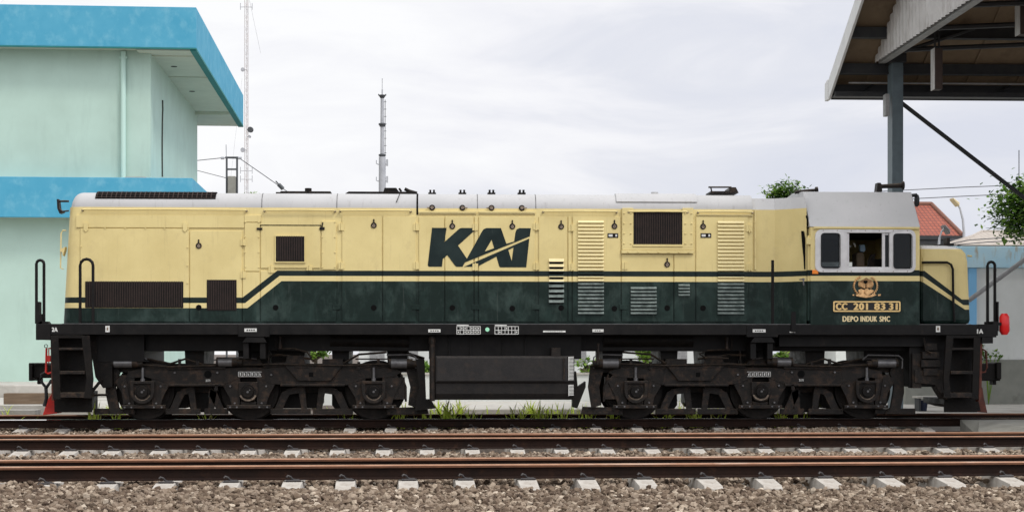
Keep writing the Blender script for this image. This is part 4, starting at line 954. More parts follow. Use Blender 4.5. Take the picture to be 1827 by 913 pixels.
# cab -------------------------------------------------
xC0, xC1 = X(1446, YF), X(1641, YF); YCF = 2 * YC - YF
zE = Z(405, YF, 1540); zCT = Z(342.5, YF + .5, 1540)
def cabfn(m):
    wt, wb, wl, wr = Z(413, YF, 1540), Z(483, YF, 1540), X(1458, YF), X(1630, YF)
    m.box(xC0, xC1, YF, YF + .05, zB, wb); m.box(xC0, wl, YF, YF + .05, wb, zE); m.box(wr, xC1, YF, YF + .05, wb, zE); m.box(wl, wr, YF, YF + .05, wt, zE)
    m.box(xC0, xC1, YCF - .05, YCF, zB, wb + .12); m.box(xC0, X(1480, YF), YCF - .05, YCF, wb + .12, zE); m.box(X(1610, YF), xC1, YCF - .05, YCF, wb + .12, zE); m.box(X(1480, YF), X(1610, YF), YCF - .05, YCF, wb + .28, zE)
    m.box(xC0, xC0 + .05, YF + .05, YCF - .05, zB, zE - .002); m.box(xC1 - .05, xC1, YF + .05, YCF - .05, zB, zE - .002)
CAB = part('cab', M['cab'], cabfn, bevel=.006)
def cabroof(m): 
    m.sweep_x([(YF - .01, zE), (YF + .5, zCT), (YC, zCT + .05), (YCF - .5, zCT), (YCF + .01, zE), (YCF - .06, zE - .0), (YC, zE + .02), (YF + .06, zE)], xC0 - .01, xC1 + .01)
ROOF = part('cab_roof', M['silver'], cabroof, smooth=True, angle=25, bevel=.012)
part('drip_gutter', M['cab'], lambda m: (m.pbox(1452, 1640, 404.5, 408.5, YF - .035, YF + .01), m.pprism([(1451, 409), (1456, 408), (1460, 406), (1452, 406)], YF - .03, YF)), bevel=.006)
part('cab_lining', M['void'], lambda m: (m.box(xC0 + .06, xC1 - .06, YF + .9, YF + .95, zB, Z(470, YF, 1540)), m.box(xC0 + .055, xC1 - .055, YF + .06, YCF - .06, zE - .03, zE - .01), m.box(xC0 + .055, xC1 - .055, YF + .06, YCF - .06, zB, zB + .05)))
# windows
def rrect(x0, x1, z0, z1, r_, n=5):
    o = []
    for cx, cz, a0 in ((x1 - r_, z1 - r_, 0), (x0 + r_, z1 - r_, 90), (x0 + r_, z0 + r_, 180), (x1 - r_, z0 + r_, 270)):
        o += [(cx + r_ * math.cos(R(a0 + 90 * i / n)), cz + r_ * math.sin(R(a0 + 90 * i / n))) for i in range(n + 1)]
    return o
def prr(a, b, t, bt, r_): return rrect(X(a, YF), X(b, YF), Z(bt, YF, 1540), Z(t, YF, 1540), r_)
wp = [(1464, 1498, 416.5, 478.5, .05), (1511, 1586, 415.5, 479, .01), (1593, 1626, 417, 479, .05)]
WF = part('window_frame', M['silver_clean'], lambda m: m.fill([prr(1454, 1633, 409.5, 486, .1)] + [prr(*q) for q in wp], YF - .028, YF + .03), bevel=.004)
for q in (wp[0], wp[2]):
    a, b, t, bt, r_ = q
    o = part('cab_window', M['glass'], lambda m: m.fill([prr(a - .5, b + .5, t - .5, bt + .5, r_)], YF + .004, YF + .010))
    part('window_seal', M['silver_clean'], lambda m: m.fill([prr(a - 1.6, b + 1.6, t - 1.6, bt + 1.6, r_ * 1.3), prr(a + .1, b - .1, t + .1, bt - .1, r_)], YF - .038, YF - .0285), o)
    part('window_gasket', M['seal'], lambda m: m.fill([prr(a - .6, b + .6, t - .6, bt + .6, r_ * 1.1), prr(a + .4, b - .4, t + .4, bt - .4, r_)], YF - .0415, YF - .0385), o)
SW = part('sliding_window', M['silver_clean'], lambda m: (m.pbox(1511.5, 1515, 416.5, 478.5, YF - .01, YF + .02), m.pbox(1574, 1579, 416, 479, YF - .012, YF + .02), m.pbox(1511.5, 1586, 476, 479, YF - .015, YF + .0, YF), m.pbox(1578, 1585, 417, 419, YF - .02, YF + .02)))
part('glass_pane', M['glass'], lambda m: m.pbox(1579, 1585.5, 416, 478.5, YF + .012, YF + .018), SW)
for q in range(1464, 1632, 25):
    pass
part('frame_rivets', M['dust'], lambda m: [m.cyl((X(q, YF), YF - .026, Z(w, YF, 1540)), (X(q, YF), YF - .034, Z(w, YF, 1540)), .008, 6) for q in range(1468, 1630, 25) for w in (411.6, 484)], WF)
# inside the cab
part('driver_seat', M['brown'], lambda m: (m.pprism([(1528, 478), (1528, 452), (1533, 450), (1542, 451), (1544, 480)], YF + .45, YF + .75), m.pbox(1524, 1546, 478, 492, YF + .35, YF + .9)), bevel=.02)
part('headrest', M['bluepad'], lambda m: m.pprism([(1534, 437), (1543, 436), (1545, 446), (1541, 450), (1535, 449)], YF + .5, YF + .58), bevel=.012)
part('control_stand', M['grime2'], lambda m: (m.pprism([(1548, 492), (1552, 460), (1556, 454), (1562, 452), (1560, 470), (1566, 492)], YF + .5, YF + .6), m.pbox(1556, 1574, 462, 492, YF + .7, YF + 1.0), m.tube([P(1549, 477, YF + .4), P(1553, 460, YF + .42)], .012, 5)))
part('cab_fan', M['white'], lambda m: (m.pprism([(1522, 434), (1526, 434), (1527, 441), (1525, 440)], YF + .6, YF + .61), m.pbox(1513, 1519, 438, 441, YF + .6, YF + .62)))
# cab rear edge: door edge and handrail, marker
part('cab_door', M['cab'], lambda m: (m.pbox(1436, 1442, 398, 482, YF + .25, YF + .35), m.pbox(1441.5, 1446, 420, 572, YF + .04, YF + .30), m.pbox(1439, 1447, 424, 436, YF - .01, YF + .05)), bevel=.006)
part('door_gap', M['void'], lambda m: (m.pprism([(1430, 412), (1434, 412), (1437, 425), (1437, 480), (1435, 480), (1434, 458), (1432, 440)], YF + .13, YF + .16), m.pprism([(1438, 385), (1440, 384), (1446, 404), (1446, 408), (1444, 410)], YF + .1, YF + .2)))
part('door_handle', M['cast'], lambda m: (m.pbox(1429, 1436, 497, 499, YF - .02, YF + .1), m.tube([P(1433, 496, YF - .02), P(1434, 509, YF - .02)], .013, 6)))
part('marker_reflector', M['orange'], lambda m: m.pbox(1449.5, 1460, 481.5, 488.5, YF - .02, YF), bevel=.004)
part('air_horn', M['grime2'], lambda m: (m.tube([P(1566, 333, YF + .6), P(1575, 332.5, YF + .6), P(1600, 331.5, YF + .6), P(1607, 331, YF + .6), P(1611, 331, YF + .6)], .03, 10, .045), m.tube([P(1609, 331, YF + .6), P(1612.5, 331, YF + .6)], .07, 12), m.pprism([(1564, 342), (1566, 326), (1571, 326), (1574, 330), (1574, 342)], YF + .52, YF + .68)), smooth=True)
part('air_horn', M['grime2'], lambda m: (m.tube([P(1418, 343, YF + .8), P(1440, 340.5, YF + .8), P(1456, 339, YF + .8)], .03, 8, .024), m.tube([P(1455, 339, YF + .8), P(1459, 338.5, YF + .8)], .05, 10)), smooth=True)
part('headlight_bracket', M['steeld'], lambda m: (m.tube([P(1626, 349, YF + .6), P(1636, 348, YF + .6)], .03, 6), m.tube([P(1634, 358, YF + .6), P(1637.5, 358, YF + .6)], .1, 14)))
# emblem: wreath, wings, shield and ribbon in brass
def emblem(m):
    e_ = lambda a, b: (1480 + a / 9.13, 480 + b / 9.13); Y0, Y1 = YF - .022, YF
    def pp(l, d=0.): m.pprism([e_(*q) for q in l], Y0 - d, Y1)
    for i in range(11):                       # ears of rice on the left
        t = R(118 + i * 11.5); cx, cy = 585 + 190 * math.cos(t), 275 - 165 * math.sin(t)
        q = e_(cx, cy); m.cyl((X(q[0], YF), YF, Z(q[1], YF, q[0])), (X(q[0], YF), YF - .03, Z(q[1], YF, q[0])), .021, 7, .012)
    for i in range(10):                       # leaves on the right
        t = R(58 - i * 12.5); cx, cy = 600 + 180 * math.cos(t), 275 - 165 * math.sin(t); a = t - R(55)
        dx, dy = math.cos(a) * 30, -math.sin(a) * 30; nx, ny = -dy * .38, dx * .38
        pp([(cx - dx, cy - dy), (cx + nx, cy + ny), (cx + dx, cy + dy), (cx - nx, cy - ny)], .006)
    m.cur = 1
    pp([(465, 240), (500, 190), (560, 160), (600, 135), (640, 160), (690, 175), (722, 230), (710, 290), (670, 320), (640, 300), (600, 300), (570, 320), (520, 300), (475, 290)], -.006)
    m.cur = 0
    for k in range(5): pp([(470 + k * 22, 255 + k * 12), (480 + k * 22, 205 + k * 6), (494 + k * 20, 210 + k * 8), (486 + k * 22, 275 + k * 10)], .008); pp([(718 - k * 22, 255 + k * 12), (708 - k * 22, 205 + k * 6), (694 - k * 20, 210 + k * 8), (702 - k * 22, 275 + k * 10)], .006)
    pp([(470, 340), (520, 320), (600, 350), (680, 325), (730, 350), (690, 390), (640, 420), (590, 440), (520, 420), (480, 390)], 0)
    q = e_(600, 365); m.cyl((X(q[0], YF), YF, Z(q[1], YF, q[0])), (X(q[0], YF), YF - .04, Z(q[1], YF, q[0])), .045, 12)
    pp([(425, 415), (470, 405), (560, 425), (650, 425), (740, 405), (770, 420), (700, 450), (600, 466), (500, 452), (440, 440)], .006)
    pp([(375, 412), (405, 408), (405, 432), (380, 432)], 0); pp([(790, 410), (840, 405), (835, 432), (795, 438)], 0)
    return 0
M['recess_gold'] = mk('shaded_gold', (.36, .21, .09), (.16, .09, .04), 40, .45, metal=.5)  # gold darkened behind the feathers: recess shade put into the colour
EM = part('emblem', [M['gold'], M['recess_gold']], emblem, bevel=.003)
def emd(m):
    e_ = lambda a, b: (1480 + a / 9.13, 480 + b / 9.13)
    m.pprism([e_(*q) for q in [(558, 185), (620, 185), (620, 215), (600, 235), (575, 235), (558, 212)]], YF - .034, YF - .02)
part('emblem_shield', M['void'], emd, EM)
# number plate
NP = part('number_plate', M['seal'], lambda m: m.fill([prr(1487, 1605.5, 537.5, 555.5, .02)], YF - .012, YF))
part('plate_border', M['brass'], lambda m: m.fill([prr(1486, 1606, 537, 556, .025), prr(1488.6, 1603.6, 539.4, 553.6, .012)], YF - .022, YF - .0125), NP)
for t_, a, b in (('CC', 1490.5, 1511.5), ('201', 1522, 1548), ('83', 1559, 1579), ('31', 1585, 1601)):
    part('plate_digits', M['brass'], lambda m: text_mb(m, t_, X(a, YF), X(b, YF), Z(552.2, YF, 1540), Z(540.8, YF, 1540), YF - .0125, .012, .09), NP)
part('depot_lettering', M['letter'], lambda m: (text_mb(m, 'DEPO', X(1503, YF), X(1531.5, YF), Z(573.2, YF, 1540), Z(564, YF, 1540), YF - .0, .005, .065), text_mb(m, 'INDUK', X(1535, YF), X(1565, YF), Z(573.2, YF, 1540), Z(564, YF, 1540), YF - .0, .005, .065), text_mb(m, 'SMC', X(1569, YF), X(1588, YF), Z(573.2, YF, 1540), Z(564, YF, 1540), YF - .0, .005, .065)))
# big side lettering
def kai(m):
    e_ = lambda l: [(X(750 + a / 8.7, YH), Z(390 + b / 8.7, YH)) for a, b in l]
    Y1 = YH - PT - .0015; Y0 = Y1 - .003
    up = [(182, 148), (408, 148), (372, 368), (590, 172), (612, 155), (640, 148), (885, 148), (585, 420), (722, 622), (960, 195), (985, 163), (1030, 148), (1250, 148), (1335, 390), (1455, 355), (1478, 205), (1496, 165), (1535, 148), (1715, 148), (1697, 275), (690, 682), (655, 748), (560, 748), (540, 735), (418, 570), (348, 628), (335, 748), (130, 748), (115, 725)]
    m.fill([e_(up), e_([(1105, 330), (1145, 460), (1000, 510)])], Y0, Y1)
    lo = [(1690, 308), (1643, 755), (1240, 755), (1222, 738), (1180, 590), (895, 740), (875, 748), (678, 748)]
    m.fill([e_(lo), e_([(1365, 487), (1445, 447), (1418, 660)])], Y0, Y1)
part('side_lettering', M['kai'], kai)
# nose -------------------------------------------------
YNF = 2 * YC - YN
nz0 = [(1642, 578), (1642, 437), (1690, 438), (1706, 440), (1718, 444), (1725, 452), (1728, 465), (1731, 530), (1733, 578)]
NOSE = part('nose', M['nose'], lambda m: m.pprism(nz0, YN, YNF), bevel=.07)
part('nose_door', M['nose'], lambda m: m.pprism([(1647, 459), (1690, 459), (1698, 466), (1701, 572), (1647, 572)], YN - .010, YN + .02), NOSE)
part('nose_handrail', M['black'], lambda m: m.tube([P(1645, 468.5, YN - .04), P(1650, 468, YN - .07), P(1690, 468, YN - .07), P(1697, 472, YN - .07), P(1700, 480, YN - .07), P(1701, 545, YN - .07), P(1703, 574, YN - .07)], .02, 8), smooth=True)
part('nose_lamp_bracket', M['grime2'], lambda m: (m.pbox(1684, 1702, 434, 438, YN + .3, YN + .8, YN + .3), m.pbox(1689, 1695, 424, 434, YN + .3, YN + .5, YN + .3)))
part('nose_hook', M['cream'], lambda m: m.tube([P(1726, 456, YN + .2), P(1734, 457, YN + .2)], .015, 6))
# handrails at the frame corners
def uprail(px0, px1, top, bot, Y, mirror=True, yaw=0.):
    for Yy in ((Y, 2 * YC - Y) if mirror else (Y,)):
        def fn(m):
            r_ = (px1 - px0) / 2; pts = [P(px0, bot, Y), P(px0, top + r_, Y)] + [P(px0 + r_ - r_ * math.cos(R(a)), top + r_ - r_ * math.sin(R(a)), Y) for a in (30, 60, 90, 120, 150)] + [P(px1, top + r_, Y), P(px1, bot, Y)]
            m.tube([(p.x, Yy, p.z) for p in pts], .024, 8)
        part('handrail', M['black'], fn, smooth=True)
uprail(143, 166, 462, 577, YF + .06, False); uprail(65, 78.5, 464, 577, YF + .3, False); uprail(1762, 1775, 467, 577, YF + .3)
part('handrail', M['black'], lambda m: m.tube([P(1378.5, 464, YF + .03), P(1378.5, 580, YF + .03)], .024, 8), smooth=True)
part('handrail', M['black'], lambda m: m.pbox(1412, 1420, 556, 592, YF - .03, YF + .0))
part('handrail_bracket', M['black'], lambda m: (m.pbox(64, 70, 538, 606, YF + .2, YF + .35), m.pprism([(66, 578), (72, 573), (84, 573), (88, 578)], YF + .2, YF + .38)))
part('handrail_bracket', M['black'], lambda m: m.pbox(1779, 1782, 538, 590, YF + .25, YF + .4))
TL = part('tail_lamp', M['redl'], lambda m: m.tube([P(1792, 559, YF + .15), P(1792, 560.5, YF + .15), P(1792, 565, YF + .15), P(1792, 590, YF + .15), P(1792, 594.5, YF + .15), P(1792, 597, YF + .15)], .082, 18), smooth=True, bevel=0)
# taper the lamp ends
mb_ = TL.data
zs_ = sorted({round(v.co.z, 4) for v in mb_.vertices}); zmin, zmax = zs_[0], zs_[-1]
for v in mb_.vertices:
    e_ = min(v.co.z - zmin, zmax - v.co.z); k = min(1, .55 + e_ / .06 * .45) ; cx = X(1792, YF + .15) - ROOT.x; cy = YF + .15 - ROOT.y
    v.co.x = cx + (v.co.x - cx) * k; v.co.y = cy + (v.co.y - cy) * k
part('lamp_bracket', M['black'], lambda m: m.pbox(1780, 1787, 575, 580, YF + .1, YF + .2))
# steps
def steps(sx, Y, flip):
    m_ = lambda l: [(sx(a), b) for a, b in l]
    def side(m):
        m.pprism(m_([(90, 599), (104, 599), (108, 712), (95, 712)]), Y + .0, Y + .05); m.pprism(m_([(145, 599), (160, 599), (166, 676), (163, 710), (150, 710), (154, 676)]), Y, Y + .05)
        m.pprism(m_([(90, 598), (160, 598), (160, 603), (90, 603)]), Y + .003, Y + .047); m.pprism(m_([(93, 599.5), (164, 599.5), (164, 735), (97, 735)]), Y + .38, Y + .42)
    o = part('step_ladder', M['grime'], side, bevel=.004)
    for a, b, y0, y1 in ((103, 148, 620, 624), (105, 151, 661.5, 667), (107, 160, 700, 709)):
        part('step_tread', M['grime2'], lambda m: m.pprism(m_([(a, y0), (b, y0), (b, y1), (a, y1)]), Y + .004, Y + .40), o, bevel=.004)
    return o
steps(lambda a: a, YF + .01, False)
def rs(a): return 1750 - (a - 90) * (65 / 74)
steps(rs, YF + .01, True)
# coupler, hose, guards at the two ends
part('coupler', M['grime'], lambda m: (m.pbox(51, 58, 647, 679, YC - .25, YC + .25, YC - .25), m.pbox(58, 100, 650, 674, YC - .16, YC + .16, YC - .16), m.pbox(62, 84, 647, 652, YC - .19, YC + .19, YC - .19), m.pbox(66, 72, 674, 685, YC - .1, YC + .1, YC - .1)), bevel=.012)
part('coupler', M['grime'], lambda m: (m.pbox(1750, 1785, 648, 679, YC - .18, YC + .18, YC - .18), m.pbox(1778, 1787, 646, 676, YC - .24, YC + .24, YC - .24), m.pbox(1772, 1778, 676, 686, YC - .1, YC + .1, YC - .1)), bevel=.012)
CB = part('coupler_lever', M['red'], lambda m: (m.tube([P(92, 621, YF + .25), P(83, 621, YF + .25), P(82, 664, YF + .25), P(86, 666, YF + .25), P(92, 664, YF + .25)], .017, 6), m.tube([P(87, 622, YF + .25), P(87, 648, YF + .25)], .009, 5), m.pbox(84, 90, 634, 645, YF + .2, YF + .3)))
part('lever_ring', M['seal'], lambda m: m.tube([P(82 + 3 * math.cos(t), 617 - 3 * math.sin(t), YF + .25) for t in [i * .7 for i in range(10)]], .006, 5), CB)
part('coupler_lever', M['rust'], lambda m: m.tube([P(1752, 622, YF + .25), P(1759, 626, YF + .25), P(1761, 655, YF + .25), P(1758, 663, YF + .25), P(1750, 664, YF + .25)], .016, 6))
part('brake_hose', M['seal'], lambda m: (m.tube([P(82, 663, YF + .5), P(74, 668, YF + .5), P(72, 678, YF + .5), P(78, 686, YF + .5), P(84, 692, YF + .5)], .022, 8), m.tube([P(92, 678, YF + .4), P(82, 692, YF + .4), P(83, 710, YF + .4), P(79, 724, YF + .4)], .03, 8)), smooth=True)
part('corner_post', M['rust'], lambda m: m.pprism([(90, 600), (93, 600), (96, 714), (92, 714)], YF + .055, YF + .2))
part('corner_post', M['rust'], lambda m: m.pprism([(1750, 600), (1753, 600), (1751, 716), (1746, 716)], YF + .055, YF + .2))
part('rail_guard', M['red'], lambda m: m.pprism([(93, 700), (99, 712), (102, 737), (76, 740), (84, 714)], YF + .55, YF + .9), bevel=.01)
part('rail_guard', M['rust'], lambda m: m.pprism([(1748, 700), (1753, 690), (1756, 710), (1762, 736), (1734, 734), (1740, 714)], YF + .5, YF + .8), bevel=.01)
part('snow_plough', M['grime'], lambda m: m.pbox(103, 142, 700, 735, YF + .6, YFF - .6, YF + .6))
part('snow_plough', M['grime'], lambda m: (m.pprism([(1698, 712), (1745, 712), (1750, 733), (1720, 729), (1698, 722)], YF + .42, YFF - .6)))
part('equipment_box', M['grime'], lambda m: m.pprism([(158, 599), (200, 599), (200, 690), (184, 692), (170, 672)], YF + .36, YF + .8))
part('step_brace', M['grime'], lambda m: (m.tube([P(160, 703, YF + .3), P(182, 676, YF + .3)], .025, 6), m.tube([P(150, 704, YF + .35), P(192, 704, YF + .35)], .02, 6)))
# ledge of air equipment by the right steps
part('air_dryer', M['grime2'], lambda m: ([m.pbox(1640 + k, 1682 - k, 612 + j * 15, 624 + j * 15, YF + .18, YF + .4) for j, k in ((0, 10), (1, 6), (2, 4), (3, 8))], m.tube([P(1648, 602, YF + .15), P(1652, 625, YF + .15), P(1662, 630, YF + .15)], .015, 5), m.pprism([(1632, 660), (1690, 660), (1690, 712), (1684, 712), (1668, 686), (1632, 682)], YF + .22, YF + .5), m.pbox(1628, 1644, 630, 692, YF + .25, YF + .5)))
# markings on the frame
def plate(a, b, t, bt, mat='white'): return part('frame_marking', M[mat], lambda m: m.pbox(a, b, t, bt, YF - .018, YF - .0125))
for q in ((436, 458, 585.5, 591.5), (764, 786, 587, 592.5), (1343, 1366, 587, 592.5), (1057, 1077, 587, 592), (969, 1009, 589.5, 592.5), (1409, 1419, 591, 593)):
    o = part('frame_marking', M['white'], lambda m: m.pbox(*q, YF - .018, YF - .0125))
    if q[1] - q[0] > 15: part('marking_print', M['grime2'], lambda m: [m.pbox(q[0] + 4 + k * 4, q[0] + 6.5 + k * 4, q[2] + 1.8, q[3] - 1.8, YF - .021, YF - .0185) for k in range(int((q[1] - q[0] - 6) / 4))], o)
for q in (188, 1670):
    o = part('frame_marking', M['white'], lambda m: m.pbox(q, q + 7.5, 581, 592, YF - .008, YF - .001)); part('marking_print', M['dust'], lambda m: m.pbox(q + 2.2, q + 5.2, 583.5, 589, YF - .011, YF - .0085), o)
def gridplate(x0, x1, y0, y1, nx, ny, noise):
    def fn(m):
        for i in range(nx + 1): q = x0 + (x1 - x0) * i / nx; m.pbox(q - .5, q + .5, y0, y1, YF - .006, YF - .001)
        for j in range(ny + 1): q = y0 + (y1 - y0) * j / ny; m.pbox(x0 - .5, x1 + .5, q - .5, q + .5, YF - .0075, YF - .0012)
        for i in range(nx):
            for j in range(ny):
                if random.random() < noise: a = x0 + (x1 - x0) * (i + .3) / nx; b = y0 + (y1 - y0) * (j + .3) / ny; m.pbox(a, a + 2.2, b, b + 2.6, YF - .0068, YF - .0014)
        m.pbox(x0, x0 + (x1 - x0) * .5, y0 - 3, y0 - 1.2, YF - .0068, YF - .0014)
    part('inspection_grid', M['white'], fn)
gridplate(815, 857, 582, 595.5, 7, 2, .6); gridplate(883, 925, 582, 595.5, 7, 2, .1)
part('green_marker_dot', mk('pale_green_dot', (.35, .75, .5), None, rough=.5), lambda m: m.cyl((X(869.5, YF), YF + .001, Z(587.5, YF)), (X(869.5, YF), YF - .012, Z(587.5, YF)), .033, 14))
part('end_number', M['white'], lambda m: text_mb(m, '2A', X(92.5, YF), X(103, YF), Z(591.5, YF), Z(584.5, YF), YF - .001, .005, .08))
part('end_number', M['white'], lambda m: text_mb(m, '1A', X(1743, YF), X(1754, YF), Z(594, YF), Z(586.5, YF), YF - .001, .006, .08))
# fuel tank
YT = YF + .12
M['tank'] = mk('tank_paint', (.012, .0115, .012), (.020, .018, .017), 4, .5, spec=.25, dust=(.12, .10, .085), c3=(.03, .022, .017), s3=7, bump=.3, bscale=70)
TANK = part('fuel_tank', M['tank'], lambda m: (m.sweep_x([(YT, Z(635, YT)), (YT, Z(681, YT)), (YT + .03, Z(683, YT)), (YT + .05, Z(702, YT)), (YT + .10, Z(713, YT)), (2 * YC - YT - .1, Z(713, YT)), (2 * YC - YT, Z(681, YT)), (2 * YC - YT, Z(635, YT))], X(777, YT), X(1025, YT)), m.box(X(779, YT), X(1012, YT), YT - .012, YT + .01, Z(680, YT), Z(637, YT))), bevel=.01)
def gauge(m):
    for t, bt in ((636, 678), (686, 706)):
        q = t
        while q < bt: m.pbox(1015, 1023.5, q, q + 1.3, YT - .010, YT - .001); q += 2.5
        m.pbox(1014.2, 1015.4, t, bt, YT - .0085, YT - .0005)
part('level_gauge', M['white'], gauge, TANK)
part('tank_fitting', M['grime2'], lambda m: (m.pbox(984, 1000, 620, 634.5, YT, YT + .15), m.pbox(1005, 1008, 638, 676, YT - .03, YT)), TANK)
for fn_ in (lambda m: (m.tube([P(771, 600, YF + .15), P(771, 715, YF + .15)], .045, 8), m.tube([P(771, 602, YF + .15), P(771, 612, YF + .15)], .06, 8)),
    lambda m: m.tube([P(1068, 612, YF + .2), P(1066, 650, YF + .2)], .02, 6), lambda m: m.tube([P(757, 640, YF + .7), P(700, 622, YF + .7)], .03, 6),
    lambda m: m.tube([P(493, 606, YF + .35), P(493, 620, YF + .35), P(497, 622, YF + .35), P(525, 622, YF + .35), P(548, 628, YF + .35), P(556, 638, YF + .3)], .016, 6),
    lambda m: m.tube([P(500, 600, YF + .3), P(500, 622, YF + .3)], .03, 6), lambda m: m.tube([P(1306, 604, YF + .35), P(1305, 622, YF + .35), P(1300, 624, YF + .35), P(1262, 625, YF + .35), P(1248, 631, YF + .35), P(1258, 638, YF + .3), P(1300, 639, YF + .3)], .016, 6),
    lambda m: m.tube([P(1297, 600, YF + .3), P(1297, 622, YF + .3)], .03, 6)):
    part('air_pipe', M['grime2'], fn_, smooth=True)
part('tank_bracket', M['grime'], lambda m: m.pbox(766, 779, 628, 713, YT + .3, YT + .5))  # dark plate added behind the tank end to hide a bright gap
for fn_ in (lambda m: m.pprism([(742, 640), (757, 640), (760, 712), (768, 712), (778, 728), (740, 732), (748, 690)], YF + .3, YF + .6), lambda m: m.pprism([(1022, 666), (1028, 662), (1031, 690), (1045, 680), (1045, 690), (1030, 728), (1022, 726)], YF + .25, YF + .5)):
    part('tank_bracket', M['grime'], fn_)
part('air_reservoir', M['grime'], lambda m: m.tube([P(1075, 607, YF + .6), P(1235, 607, YF + .6)], .15, 16), smooth=True)
part('air_reservoir', M['grime'], lambda m: m.tube([P(590, 607, YF + .6), P(730, 609, YF + .6)], .14, 16), smooth=True)
